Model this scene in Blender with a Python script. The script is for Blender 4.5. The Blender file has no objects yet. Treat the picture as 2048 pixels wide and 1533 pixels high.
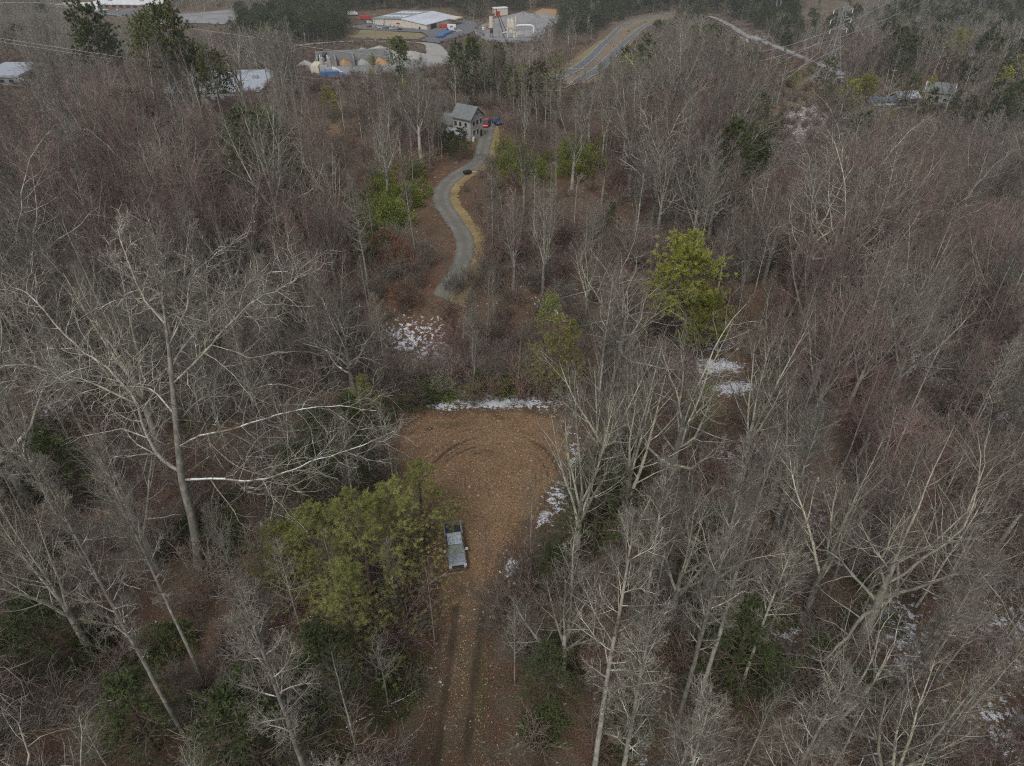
import bpy, bmesh, math, random
import numpy as np
from math import radians as RAD

# ------------------------------------------------------------------ camera, sky, sun, exposure
SC = bpy.context.scene
COL = SC.collection
H = 58.0                       # camera height above the clearing
PITCH = RAD(36.5)
FPX = 1422.0                   # focal length in photo pixels (2048 wide)
cam_d = bpy.data.cameras.new("camera")
cam = bpy.data.objects.new("camera", cam_d)
COL.objects.link(cam)
cam.location = (0, 0, H)
cam.rotation_euler = (RAD(90) - PITCH, 0, 0)
cam_d.sensor_fit = 'HORIZONTAL'
cam_d.sensor_width = 36.0
cam_d.lens = 36.0 * FPX / 2048.0
cam_d.clip_start = 0.5
cam_d.clip_end = 12000.0
SC.camera = cam

SUN_EL, SUN_AZ = 52.0, 200.0    # azimuth the light comes from, clockwise from +Y
world = bpy.data.worlds.new("World")
SC.world = world
world.use_nodes = True
wn, wl = world.node_tree.nodes, world.node_tree.links
wn.clear()
wo = wn.new('ShaderNodeOutputWorld')
wb = wn.new('ShaderNodeBackground')
ws = wn.new('ShaderNodeTexSky')
ws.sky_type = 'NISHITA'
ws.sun_disc = False
ws.sun_elevation = RAD(SUN_EL)
ws.sun_rotation = RAD(SUN_AZ)
ws.air_density = 1.0
ws.dust_density = 3.0
wh = wn.new('ShaderNodeHueSaturation')      # grey overcast veil
wh.inputs['Saturation'].default_value = 0.30
wb.inputs['Strength'].default_value = 0.10
wl.new(ws.outputs[0], wh.inputs['Color'])
wl.new(wh.outputs[0], wb.inputs['Color'])
wl.new(wb.outputs[0], wo.inputs[0])

sun_d = bpy.data.lights.new("sun", 'SUN')
sun_d.energy = 1.1
sun_d.angle = RAD(14)
sun_d.color = (1.0, 0.96, 0.90)
sun = bpy.data.objects.new("sun", sun_d)
COL.objects.link(sun)
sun.rotation_euler = (RAD(90 - SUN_EL), 0, RAD(180 - SUN_AZ))

SC.view_settings.view_transform = 'Standard'
SC.view_settings.look = 'None'
SC.view_settings.exposure = 0.46
SC.view_settings.gamma = 1.0
SC.view_settings.use_curve_mapping = False
SC.render.engine = 'CYCLES'
SC.cycles.use_denoising = False
SC.cycles.pixel_filter_type = 'BLACKMAN_HARRIS'
SC.cycles.filter_width = 1.15
SC.cycles.max_bounces = 4
SC.cycles.diffuse_bounces = 2
SC.cycles.glossy_bounces = 2
SC.cycles.transmission_bounces = 2
SC.cycles.transparent_max_bounces = 8

# ------------------------------------------------------------------ terrain
def ss(a, b, x):
    t = np.clip((x - a) / (b - a), 0, 1)
    return t * t * (3 - 2 * t)

def softp(x, w):
    return w * np.logaddexp(0, x / w)

def terrain(x, y):
    x = np.asarray(x, float); y = np.asarray(y, float)
    z = -0.147 * (softp(y - 188, 14) - softp(y - 800, 30))
    z = z - 30 * ss(30, 135, x - 0.05 * (y - 40)) * (1 - ss(230, 420, y))
    z = z - 5.0 * ss(77, 88, y) * (1 - ss(94, 108, y)) * (1 - ss(45, 80, np.abs(x)))
    z = z - 10 * ss(-60, -160, x) * (1 - ss(230, 420, y)) * ss(60, 120, np.abs(x))
    far = ss(115, 200, y) * (1 - 0.93 * ss(270, 400, y)) + ss(50, 110, np.abs(x)) * (1 - ss(115, 200, y))
    z = z + far * (1.6 * np.sin(x * 0.045 + 1.3) * np.sin(y * 0.037 + 0.4) + 0.9 * np.sin(x * 0.09 + y * 0.05))
    z = z + 0.22 * softp(y - 1010, 60) * (1 - ss(1700, 2600, y)) * (0.75 + 0.25 * np.sin(x * 0.006))
    z = z + 70 * ss(700, 1500, np.abs(x)) + 25 * np.sin(x * 0.0021 + 1) * ss(1200, 2600, y)
    return z

CP, SP = math.cos(PITCH), math.sin(PITCH)
def ray(u, v):
    a = (u - 1024.0) / FPX; b = -(v - 766.5) / FPX
    d = np.array([a, CP + b * SP, -SP + b * CP])
    return d

def G(u, v):
    """ground point under a photo pixel"""
    d = ray(u, v)
    o = np.array([0, 0, H])
    f = lambda t: (o + t * d)[2] - float(terrain(o[0] + t * d[0], o[1] + t * d[1]))
    t = 10.0
    while t < 6000:
        t2 = t * 1.02 + 0.3
        if f(t2) < 0:
            lo, hi = t, t2
            for _ in range(24):
                m = (lo + hi) / 2
                if f(m) > 0: lo = m
                else: hi = m
            p = o + hi * d
            return np.array([p[0], p[1], float(terrain(p[0], p[1]))])
        t = t2
    p = o + 6000 * d
    return p

def at(u, v, Y):
    """point of the pixel's ray in the vertical plane y = Y"""
    d = ray(u, v)
    t = Y / d[1]
    return np.array([t * d[0], Y, H + t * d[2]])

def proj(p):
    p = np.asarray(p, float)
    x, y, dz = p[..., 0], p[..., 1], H - p[..., 2]
    zc = y * CP + dz * SP
    up = y * SP - dz * CP
    zc = np.where(zc < 0.5, 0.5, zc)
    return 1024 + FPX * x / zc, 766.5 - FPX * up / zc, zc

def top_height(base, vt):
    k = (766.5 - vt) / FPX
    d = base[1] * (SP - k * CP) / (CP + k * SP)
    return (H - d) - base[2]

def in_poly(px, py, poly):
    poly = np.asarray(poly, float)
    inside = np.zeros(np.shape(px), bool)
    n = len(poly)
    for i in range(n):
        x1, y1 = poly[i]; x2, y2 = poly[(i + 1) % n]
        c = ((y1 > py) != (y2 > py))
        with np.errstate(divide='ignore', invalid='ignore'):
            xi = (x2 - x1) * (py - y1) / ((y2 - y1) if y2 != y1 else 1e-9) + x1
        inside ^= (c & (px < xi))
    return inside

def seg_dist(px, py, pts):
    d = np.full(np.shape(px), 1e9)
    for (x1, y1), (x2, y2) in zip(pts[:-1], pts[1:]):
        vx, vy = x2 - x1, y2 - y1
        L = vx * vx + vy * vy + 1e-9
        t = np.clip(((px - x1) * vx + (py - y1) * vy) / L, 0, 1)
        d = np.minimum(d, np.hypot(px - x1 - t * vx, py - y1 - t * vy))
    return d

def sdf(px, py, poly):
    pts = list(map(tuple, poly)) + [tuple(poly[0])]
    d = seg_dist(px, py, pts)
    return np.where(in_poly(px, py, poly), d, -d)

# ------------------------------------------------------------------ mesh helpers
def tag(o, label=None, cat=None, group=None, kind=None):
    if label: o['label'] = label
    if cat: o['category'] = cat
    if group: o['group'] = group
    if kind: o['kind'] = kind
    return o

class Geo:
    """collects vertices and faces (tris or quads) with material slots"""
    def __init__(self):
        self.v = []; self.f = []; self.m = []; self.n = 0
    def add(self, V, F, mi=0):
        V = np.asarray(V, np.float32).reshape(-1, 3); F = np.asarray(F, np.int64)
        if len(F) == 0: return self
        self.v.append(V); self.f.append(F + self.n); self.m.append(np.full(len(F), mi, np.int32))
        self.n += len(V)
        return self
    def mesh(self, name, mats, smooth=True):
        me = bpy.data.meshes.new(name)
        V = np.concatenate(self.v)
        me.vertices.add(len(V)); me.vertices.foreach_set('co', V.ravel())
        idx = np.concatenate([f.ravel() for f in self.f])
        tot = np.concatenate([np.full(len(f), f.shape[1]) for f in self.f])
        start = np.concatenate([[0], np.cumsum(tot)[:-1]])
        me.loops.add(len(idx)); me.loops.foreach_set('vertex_index', idx.astype(np.int32))
        me.polygons.add(len(tot)); me.polygons.foreach_set('loop_start', start.astype(np.int32))
        me.polygons.foreach_set('loop_total', tot.astype(np.int32))
        for m in mats: me.materials.append(m)
        me.polygons.foreach_set('material_index', np.concatenate(self.m))
        me.polygons.foreach_set('use_smooth', np.full(len(tot), smooth, bool))
        me.update(calc_edges=True)
        return me
    def build(self, name, mats, parent=None, smooth=False):
        if not isinstance(mats, (list, tuple)): mats = [mats]
        return link(name, self.mesh(name, mats, smooth), parent)
    # --- solids, all given as real-world coordinates
    def box(self, c, s, rz=0.0, mi=0, top=(1, 1)):
        c = np.asarray(c, float)
        sx, sy, sz = np.asarray(s, float) / 2
        V = np.array([[-sx, -sy, -sz], [sx, -sy, -sz], [sx, sy, -sz], [-sx, sy, -sz],
                      [-sx * top[0], -sy * top[1], sz], [sx * top[0], -sy * top[1], sz], [sx * top[0], sy * top[1], sz], [-sx * top[0], sy * top[1], sz]])
        ca, sa = math.cos(rz), math.sin(rz)
        R = np.array([[ca, sa, 0], [-sa, ca, 0], [0, 0, 1]])
        F = [[0, 3, 2, 1], [4, 5, 6, 7], [0, 1, 5, 4], [1, 2, 6, 5], [2, 3, 7, 6], [3, 0, 4, 7]]
        return self.add(V @ R + c, F, mi)
    def tube(self, pts, r, sides=8, mi=0, cap=True):
        pts = np.asarray(pts, float)
        r = np.broadcast_to(np.asarray(r, float), (len(pts),))
        V, F = tubes(pts[None], r[None], sides)
        self.add(V, F, mi)
        if cap:
            K = len(pts)
            n0 = self.n - K * sides
            for k in (0, K - 1):
                ring = np.arange(sides) + k * sides
                c = pts[k]
                base = V[ring]
                self.add(np.vstack([base, c[None]]), [[i, (i + 1) % sides, sides] if k else [(i + 1) % sides, i, sides] for i in range(sides)], mi)
        return self
    def poly_prism(self, pts, z0, z1, mi=0):
        pts = np.asarray(pts, float); n = len(pts)
        lo = np.column_stack([pts[:, :2], np.full(n, z0) if np.isscalar(z0) else z0])
        hi = np.column_stack([pts[:, :2], np.full(n, z1) if np.isscalar(z1) else z1])
        self.add(np.vstack([lo, hi]), [[i, (i + 1) % n, n + (i + 1) % n, n + i] for i in range(n)], mi)
        if n == 4:
            self.add(hi, [[0, 1, 2, 3]], mi); self.add(lo, [[3, 2, 1, 0]], mi)
        return self

def link(name, data, parent=None):
    o = bpy.data.objects.new(name, data)
    COL.objects.link(o)
    if parent is not None: o.parent = parent
    return o

def thing(name, loc, rz=0.0, **kw):
    o = bpy.data.objects.new(name, None)
    COL.objects.link(o)
    o.location = loc; o.rotation_euler = (0, 0, rz)
    o.empty_display_size = 0.5
    return tag(o, **kw)

def copy_tree(root):
    c = root.copy(); COL.objects.link(c)
    for ch in root.children:
        d = ch.copy(); COL.objects.link(d); d.parent = c
        for g in ch.children:
            e = g.copy(); COL.objects.link(e); e.parent = d
    return c

def unit(a):
    return a / (np.linalg.norm(a, axis=-1, keepdims=True) + 1e-9)

def tubes(P, R, sides):
    """P (N,K,3) centre lines, R (N,K) radii"""
    N, K = P.shape[:2]
    T = unit(np.gradient(P, axis=1))
    D = unit(P[:, -1] - P[:, 0])
    ref = np.where(np.abs(D[:, :1]) < 0.75, np.array([[1., 0, 0]]), np.array([[0, 1., 0]]))
    U = unit(np.cross(T, ref[:, None, :])); W = np.cross(T, U)
    a = np.arange(sides) / sides * 2 * np.pi
    V = P[:, :, None, :] + R[:, :, None, None] * (np.cos(a)[:, None] * U[:, :, None, :] + np.sin(a)[:, None] * W[:, :, None, :])
    n = np.arange(N)[:, None, None]; k = np.arange(K - 1)[None, :, None]; s = np.arange(sides)[None, None, :]
    b = (n * K + k) * sides
    F = np.stack([b + s, b + (s + 1) % sides, b + sides + (s + 1) % sides, b + sides + s], -1).reshape(-1, 4)
    return V.reshape(-1, 3), F

# ------------------------------------------------------------------ materials
def nodes(m):
    m.use_nodes = True
    nt = m.node_tree
    return nt, nt.nodes, nt.links, nt.nodes['Principled BSDF']

def ramp(N, stops, interp='LINEAR'):
    r = N.new('ShaderNodeValToRGB'); r.color_ramp.interpolation = interp
    e = r.color_ramp.elements
    while len(e) < len(stops): e.new(0.5)
    for i, (p, c) in enumerate(stops):
        e[i].position = p; e[i].color = (c[0], c[1], c[2], 1) if hasattr(c, '__len__') else (c, c, c, 1)
    return r

def noise(N, L, vec, scale, detail=3, rough=0.6):
    n = N.new('ShaderNodeTexNoise'); n.inputs['Scale'].default_value = scale
    n.inputs['Detail'].default_value = detail; n.inputs['Roughness'].default_value = rough
    if vec is not None: L.new(vec, n.inputs['Vector'])
    return n.outputs[0]

def mixc(N, L, fac, a, b, mode='MIX'):
    m = N.new('ShaderNodeMix'); m.data_type = 'RGBA'; m.blend_type = mode
    for s, v in ((m.inputs[0], fac), (m.inputs[6], a), (m.inputs[7], b)):
        if isinstance(v, bpy.types.NodeSocket): L.new(v, s)
        elif hasattr(v, '__len__'): s.default_value = (v[0], v[1], v[2], 1)
        else: s.default_value = v
    return m.outputs[2]

def mth(N, L, op, a, b=None, clamp=False):
    m = N.new('ShaderNodeMath'); m.operation = op; m.use_clamp = clamp
    for i, v in enumerate((a, b)):
        if v is None: continue
        if isinstance(v, bpy.types.NodeSocket): L.new(v, m.inputs[i])
        else: m.inputs[i].default_value = v
    return m.outputs[0]

def sstep(N, L, a, b, x):
    m = N.new('ShaderNodeMapRange'); m.interpolation_type = 'SMOOTHSTEP'
    m.inputs[1].default_value = a; m.inputs[2].default_value = b
    L.new(x, m.inputs[0]); return m.outputs[0]

MATS = {}
def mat(name, col, rough=0.8, var=0.18, scale=2.0, metal=0.0, bump=0.0, streak=None, spec=0.3):
    """painted or natural surface with broken-up colour"""
    if name in MATS: return MATS[name]
    m = bpy.data.materials.new(name); MATS[name] = m
    nt, N, L, B = nodes(m)
    tc = N.new('ShaderNodeTexCoord'); v = tc.outputs['Object']
    if streak:
        mp = N.new('ShaderNodeMapping'); mp.inputs['Scale'].default_value = streak
        L.new(v, mp.inputs[0]); v = mp.outputs[0]
    f = noise(N, L, v, scale, 5, 0.65)
    c = np.array(col, float)
    r = ramp(N, [(0.3, c * (1 - var)), (0.7, np.minimum(c * (1 + var), 1))])
    L.new(f, r.inputs[0])
    L.new(r.outputs[0], B.inputs['Base Color'])
    B.inputs['Roughness'].default_value = rough
    B.inputs['Metallic'].default_value = metal
    B.inputs['Specular IOR Level'].default_value = spec
    if bump:
        bp = N.new('ShaderNodeBump'); bp.inputs['Strength'].default_value = bump
        L.new(f, bp.inputs['Height']); L.new(bp.outputs[0], B.inputs['Normal'])
    return m

def bark(name, dark, light, lichen, lich_amt, snow=0.0, scale=3.0):
    m = bpy.data.materials.new(name); MATS[name] = m
    nt, N, L, B = nodes(m)
    tc = N.new('ShaderNodeTexCoord'); v = tc.outputs['Object']
    oi = N.new('ShaderNodeObjectInfo')
    mp = N.new('ShaderNodeMapping'); mp.inputs['Scale'].default_value = (1, 1, 0.35)
    L.new(v, mp.inputs[0])
    f = noise(N, L, mp.outputs[0], scale, 5, 0.7)
    r = ramp(N, [(0.32, dark), (0.68, light)]); L.new(f, r.inputs[0])
    f2 = noise(N, L, v, 1.3, 4, 0.65)
    lm = sstep(N, L, 0.62 - 0.35 * lich_amt, 0.72 - 0.30 * lich_amt, f2)
    c = mixc(N, L, mth(N, L, 'MULTIPLY', lm, min(1, 0.45 + lich_amt)), r.outputs[0], lichen)
    # every tree a little lighter or darker
    br = mth(N, L, 'MULTIPLY_ADD', oi.outputs['Random'], 0.7); N[-1].inputs[2].default_value = 0.65
    c = mixc(N, L, 1.0, c, br, 'MULTIPLY')
    if snow:
        ge = N.new('ShaderNodeNewGeometry'); sx = N.new('ShaderNodeSeparateXYZ'); L.new(ge.outputs['Normal'], sx.inputs[0])
        up = sstep(N, L, 0.35, 0.7, sx.outputs[2])
        sn = sstep(N, L, 0.62 - 0.3 * snow, 0.68 - 0.3 * snow, noise(N, L, v, 1.1, 4, 0.7))
        c = mixc(N, L, mth(N, L, 'MULTIPLY', up, sn), c, (0.75, 0.77, 0.80))
    L.new(c, B.inputs['Base Color'])
    B.inputs['Roughness'].default_value = 0.92
    B.inputs['Specular IOR Level'].default_value = 0.1
    return m

def leafy(name, dark, light, brown=None, scale=0.9):
    m = bpy.data.materials.new(name); MATS[name] = m
    nt, N, L, B = nodes(m)
    tc = N.new('ShaderNodeTexCoord'); v = tc.outputs['Object']
    oi = N.new('ShaderNodeObjectInfo')
    f = noise(N, L, v, scale, 5, 0.7)
    st = [(0.3, dark), (0.7, light)]
    r = ramp(N, st); L.new(f, r.inputs[0])
    c = r.outputs[0]
    if brown:
        c = mixc(N, L, sstep(N, L, 0.60, 0.72, noise(N, L, v, scale * 2.3, 3, 0.6)), c, brown)
    br = mth(N, L, 'MULTIPLY_ADD', oi.outputs['Random'], 0.5); N[-1].inputs[2].default_value = 0.75
    c = mixc(N, L, 1.0, c, br, 'MULTIPLY')
    L.new(c, B.inputs['Base Color'])
    B.inputs['Roughness'].default_value = 0.7
    B.inputs['Specular IOR Level'].default_value = 0.2
    return m

LICH = (0.33, 0.32, 0.26)
M_BARK = bark('bark_grey', (0.13, 0.12, 0.10), (0.30, 0.285, 0.25), LICH, 0.35)
M_BARKP = bark('bark_pale', (0.19, 0.18, 0.16), (0.37, 0.355, 0.315), (0.40, 0.39, 0.31), 0.5)
M_LIMB = bark('limb_lichen', (0.16, 0.15, 0.13), (0.32, 0.305, 0.265), (0.39, 0.375, 0.29), 0.5, snow=0.12)
M_HEROL = bark('limb_pale', (0.22, 0.21, 0.17), (0.40, 0.385, 0.32), (0.46, 0.445, 0.34), 0.6, snow=0.2)
M_TWIGP = bark('twig_pale', (0.17, 0.16, 0.135), (0.31, 0.295, 0.25), (0.37, 0.355, 0.27), 0.4)
M_SNOWLIMB = bark('limb_snow', (0.18, 0.17, 0.14), (0.32, 0.30, 0.25), (0.38, 0.37, 0.27), 0.5, snow=0.55)
M_TWIGG = bark('twig_grey', (0.130, 0.117, 0.10), (0.242, 0.220, 0.19), (0.30, 0.29, 0.225), 0.3)
M_TWIGB = bark('twig_brown', (0.125, 0.10, 0.083), (0.228, 0.186, 0.158), (0.28, 0.25, 0.19), 0.25)
M_TWIGR = bark('twig_red', (0.145, 0.096, 0.083), (0.25, 0.166, 0.148), (0.27, 0.21, 0.18), 0.1)
M_DARKB = bark('bark_dark', (0.05, 0.045, 0.04), (0.13, 0.12, 0.105), (0.2, 0.2, 0.15), 0.1)
M_PINEB = bark('bark_pine', (0.08, 0.06, 0.045), (0.20, 0.155, 0.12), (0.2, 0.19, 0.14), 0.15)
M_NEED_Y = leafy('needles_yellow_green', (0.11, 0.125, 0.024), (0.32, 0.33, 0.065))
M_NEED_L = leafy('needles_light', (0.115, 0.132, 0.038), (0.33, 0.34, 0.105), (0.26, 0.23, 0.12))
M_NEED_M = leafy('needles_mid', (0.050, 0.066, 0.020), (0.15, 0.165, 0.045))
M_NEED_D = leafy('needles_dark', (0.030, 0.045, 0.018), (0.085, 0.105, 0.036))
M_LEAF_Y = leafy('leaves_laurel', (0.06, 0.085, 0.018), (0.21, 0.235, 0.045))
M_LEAF_D = leafy('leaves_dark', (0.032, 0.048, 0.016), (0.11, 0.135, 0.042))
M_RUST = leafy('leaves_rust', (0.13, 0.055, 0.03), (0.27, 0.13, 0.07))
M_TAN = mat('dry_grass', (0.30, 0.23, 0.11), 0.95, 0.35, 3.0)

# ------------------------------------------------------------------ layout from the photograph (pixels -> ground points)
CLEAR_PX = [(806, 862), (832, 834), (870, 825), (930, 826), (1010, 821), (1070, 823), (1112, 838), (1145, 880), (1135, 935), (1105, 975), (1075, 1020), (1030, 1065), (1003, 1130),
            (988, 1200), (980, 1300), (980, 1400), (985, 1533), (995, 1700), (840, 1700), (856, 1533), (866, 1400), (872, 1280), (868, 1180), (850, 1110), (830, 1020), (815, 960), (785, 900)]
CLEAR = np.array([G(u, v)[:2] for u, v in CLEAR_PX])
DRIVE_PX = [(968, 240), (972, 262), (968, 290), (955, 325), (915, 350), (886, 378), (884, 405), (905, 440), (927, 475), (928, 515), (905, 560), (882, 596)]
DRIVE = np.array([G(u, v) for u, v in DRIVE_PX])

def smooth_line(P, n=8):
    P = np.asarray(P, float); out = []
    Q = np.vstack([2 * P[0] - P[1], P, 2 * P[-1] - P[-2]])
    for i in range(1, len(Q) - 2):
        for k in range(n):
            t = k / n
            out.append(0.5 * ((2 * Q[i]) + (-Q[i - 1] + Q[i + 1]) * t + (2 * Q[i - 1] - 5 * Q[i] + 4 * Q[i + 1] - Q[i + 2]) * t * t + (-Q[i - 1] + 3 * Q[i] - 3 * Q[i + 1] + Q[i + 2]) * t ** 3))
    out.append(Q[-2]); return np.array(out)

DRIVE_L = smooth_line(DRIVE[:, :2], 6)
GL = lambda px: [tuple(G(u, v)[:2]) for u, v in px]
RUTS = [GL([(968, 1190), (962, 1260), (946, 1380), (930, 1533), (915, 1700)]), GL([(912, 1215), (903, 1300), (888, 1400), (872, 1533), (860, 1700)]),
        GL([(1118, 1430), (1098, 1480), (1072, 1560), (1050, 1700)])]
ARC_C = G(985, 955)[:2]
SNOW_PX = [  # u, v, half width px, half height px, strength
    (1000, 806, 105, 15, 1.2), (890, 812, 40, 9, .9), (1065, 806, 35, 14, .8), (1112, 985, 26, 44, .9), (1085, 1030, 22, 22, .9), (1148, 905, 16, 40, .9), (1022, 1140, 16, 26, .9), (987, 1222, 8, 10, .6), (1135, 880, 10, 30, .8),
    (845, 680, 60, 55, .62), (800, 700, 60, 60, .55), (900, 730, 60, 30, .6), (1000, 745, 70, 14, .7), (1115, 605, 30, 18, .8), (960, 700, 50, 40, .4), (740, 730, 50, 40, .5),
    (1425, 732, 46, 15, 1.2), (1465, 778, 36, 14, 1.2), (1430, 690, 50, 18, .7), (1350, 920, 12, 12, .9), (1440, 905, 30, 20, .6),
    (1790, 1230, 70, 80, .55), (1830, 1310, 70, 80, .6), (1740, 1080, 50, 35, .8), (1900, 600, 60, 60, .5), (1880, 720, 60, 50, .7), (2030, 830, 30, 70, 1.1), (1790, 840, 60, 40, .6),
    (1580, 1265, 34, 22, .8), (1270, 1500, 30, 40, .7), (2000, 1450, 70, 70, .6), (1640, 1020, 30, 60, .5), (90, 800, 60, 50, .5), (30, 960, 40, 60, .5), (560, 790, 40, 25, .4), (600, 740, 30, 20, .6),
    (1620, 240, 60, 50, .55), (1560, 290, 60, 40, .5), (1680, 150, 60, 20, .6), (1700, 250, 60, 30, .5), (1860, 35, 60, 12, .6), (1960, 40, 60, 20, .5), (1500, 80, 50, 10, .8), (1860, 115, 100, 6, 1.0), (1640, 215, 60, 20, .5),
    (1080, 112, 45, 14, .7), (1940, 185, 30, 6, .9), (1930, 148, 30, 4, .9), (1500, 260, 60, 40, .35), (1790, 205, 70, 12, .7), (1950, 350, 60, 60, .4), (1990, 470, 50, 80, .5), (400, 30, 60, 6, .6)]
TAN_PX = [(700, 75, 60, 8, 1.0), (640, 255, 60, 22, .6)]
RUST_PX = [(640, 255, 60, 22, 1.0), (790, 530, 40, 40, 1.0), (860, 330, 60, 40, .9), (900, 300, 40, 30, .8), (1170, 365, 80, 25, .9), (1580, 240, 60, 50, .9), (1450, 760, 70, 60, .7), (1340, 370, 60, 30, .5), (1150, 110, 40, 40, .8), (1550, 190, 40, 10, .6), (870, 570, 60, 40, .7), (1080, 30, 40, 10, 1.0), (1640, 190, 30, 10, 1.0)]

# ------------------------------------------------------------------ ground sheet
def axis(fine0, fine1, step, lo, hi, g):
    a = list(np.arange(fine0, fine1 + 1e-6, step))
    s = step
    while a[-1] < hi: s = min(s * g, 12 if a[-1] < 1150 else 220); a.append(a[-1] + s)
    s = step; b = [fine0]
    while b[-1] > lo: s = min(s * g, 12 if b[-1] > -700 else 220); b.append(b[-1] - s)
    return np.array(b[:0:-1] + a)

def build_ground():
    X = axis(-16, 16, 0.36, -3200, 3200, 1.055)
    Y = axis(22, 76, 0.36, -600, 6000, 1.035)
    gx, gy = np.meshgrid(X, Y)
    x, y = gx.ravel(), gy.ravel()
    z = terrain(x, y)
    rng = np.random.default_rng(5)
    n = len(x)
    near = (np.abs(x) < 60) & (y > 0) & (y < 130)
    clear = np.zeros(n); rut = np.zeros(n); snow = np.zeros(n); tan = np.zeros(n); rust = np.zeros(n)
    xi, yi = x[near], y[near]
    d = sdf(xi, yi, CLEAR)
    wob_ = 0.45 * np.sin(xi * 1.1 + 1.0) * np.sin(yi * 0.9) + 0.25 * np.sin(xi * 2.7 + yi * 1.9)
    clear[near] = ss(-1.2, 1.5, d + wob_ + .1) * (0.34 + 0.66 * ss(38, 51, yi))
    r = np.zeros(len(xi))
    for i, pl in enumerate(RUTS):
        dd = seg_dist(xi, yi, pl)
        r = np.maximum(r, np.exp(-(dd / (0.42 if i < 2 else 0.8)) ** 2) * (1.15 if i < 2 else 0.9) * (0.8 + 0.2 * np.sin(yi * 1.3 + i * 2)))
    dc = np.hypot(xi - ARC_C[0], yi - ARC_C[1]); an = np.arctan2(yi - ARC_C[1], xi - ARC_C[0])
    arcm = ss(-0.6, 0.3, np.sin(an))
    inside = ss(0.2, 1.2, d) * 1.25
    for rad, st, w, ph in ((8.5, .55, .17, 0), (7.6, 1.0, .24, 0), (6.9, .6, .16, .3), (6.1, .8, .22, 1), (5.4, .5, .16, 1.2), (4.7, .65, .2, 2), (9.4, .4, .25, 1.7), (3.7, .45, .2, 3)):
        wob = 0.35 * np.sin(an * 2 + ph)
        r = np.maximum(r, st * arcm * inside * np.exp(-((dc - rad - wob) / w) ** 2) * (0.65 + 0.35 * np.sin(an * 3.1 + ph)))
    # mossy wet strip at the back edge and a track cutting the corner
    dd = seg_dist(xi, yi, GL([(800, 870), (860, 858), (900, 835), (1000, 832)]))
    r = np.maximum(r, 0.7 * np.exp(-(dd / 0.3) ** 2) * inside * (0.5 + 0.5 * np.sin(xi * 2.3)))
    edge = np.exp(-(d / 0.9) ** 2)
    r = np.maximum(r, 0.45 * edge)
    rut[near] = r
    z[near] -= 0.10 * r * (d > 0)
    # blobs given in the photograph's pixels, laid on the ground
    u, v, zc = proj(np.column_stack([x, y, z]))
    vis = (y > 5) & (zc > 5)
    for lst, arr in ((SNOW_PX, snow), (TAN_PX, tan), (RUST_PX, rust)):
        for (bu, bv, hu, hv, st) in lst:
            q = ((u - bu) / hu) ** 2 + ((v - bv) / hv) ** 2
            if arr is snow: st = st * 1.4
            arr[:] = np.maximum(arr, np.where(vis, st * np.exp(-q * 0.9), 0))
    # snow lies thinly on the whole shaded slope
    slope = ss(34, 60, x - 0.05 * (y - 40)) * (1 - ss(230, 420, y)) * (y > 0)
    snow = np.maximum(snow, 0.78 * slope * (0.6 + 0.4 * np.sin(x * .11 + y * .07)))
    snow = np.maximum(snow, 0.26 * ss(240, 330, y) * ss(60, 120, x))
    snow *= (1 - 0.97 * clear)
    dr = seg_dist(x, y, list(map(tuple, DRIVE_L)))
    tan = np.maximum(tan, 0.35 * ss(230, 330, y) * (0.6 + 0.4 * np.sin(x * .031) * np.sin(y * .027)))
    rust = np.maximum(rust, 0.5 * np.exp(-(dr / 9) ** 2))
    moss = np.zeros(n)
    for (bu, bv, hu, hv, st) in [(958, 1370, 16, 90, 1.0), (925, 1180, 30, 20, .6), (900, 850, 50, 10, .7), (1000, 838, 40, 6, .5), (950, 1500, 14, 40, .6), (1010, 1150, 18, 40, .6)]:
        moss = np.maximum(moss, np.where(vis, st * np.exp(-.9 * (((u - bu) / hu) ** 2 + ((v - bv) / hv) ** 2)), 0))
    nx, ny = len(X), len(Y)
    i = np.arange(nx - 1)[None, :]; j = np.arange(ny - 1)[:, None]
    b = j * nx + i
    F = np.stack([b, b + 1, b + 1 + nx, b + nx], -1).reshape(-1, 4)
    g = Geo().add(np.column_stack([x, y, z]), F)
    m = bpy.data.materials.new('forest_floor'); nt, N, L, B = nodes(m)
    ge = N.new('ShaderNodeNewGeometry'); P = ge.outputs['Position']
    def A(nm):
        a = N.new('ShaderNodeAttribute'); a.attribute_name = nm; return a.outputs['Fac']
    big = noise(N, L, P, 0.09, 4, 0.6); mid = noise(N, L, P, 0.8, 5, 0.7); fine = noise(N, L, P, 7.5, 4, 0.75)
    fl = ramp(N, [(0.32, (0.032, 0.020, 0.014)), (0.50, (0.100, 0.060, 0.041)), (0.68, (0.21, 0.135, 0.092))]); L.new(fine, fl.inputs[0])
    fl2 = ramp(N, [(0.32, (0.035, 0.030, 0.020)), (0.68, (0.165, 0.135, 0.098))]); L.new(fine, fl2.inputs[0])
    c = mixc(N, L, sstep(N, L, 0.40, 0.60, noise(N, L, P, 0.33, 6, 0.68)), fl.outputs[0], fl2.outputs[0])
    mossy = sstep(N, L, 0.54, 0.66, big)
    c = mixc(N, L, mth(N, L, 'MULTIPLY', mossy, 0.4), c, (0.055, 0.06, 0.025))
    # single pale leaves
    vo = N.new('ShaderNodeTexVoronoi'); vo.inputs['Scale'].default_value = 5.0; L.new(P, vo.inputs['Vector'])
    sp = N.new('ShaderNodeSeparateColor'); L.new(vo.outputs['Color'], sp.inputs[0])
    leaf = mth(N, L, 'MULTIPLY', sstep(N, L, 0.74, 0.78, sp.outputs[0]), sstep(N, L, 0.34, 0.22, vo.outputs['Distance']))
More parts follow.
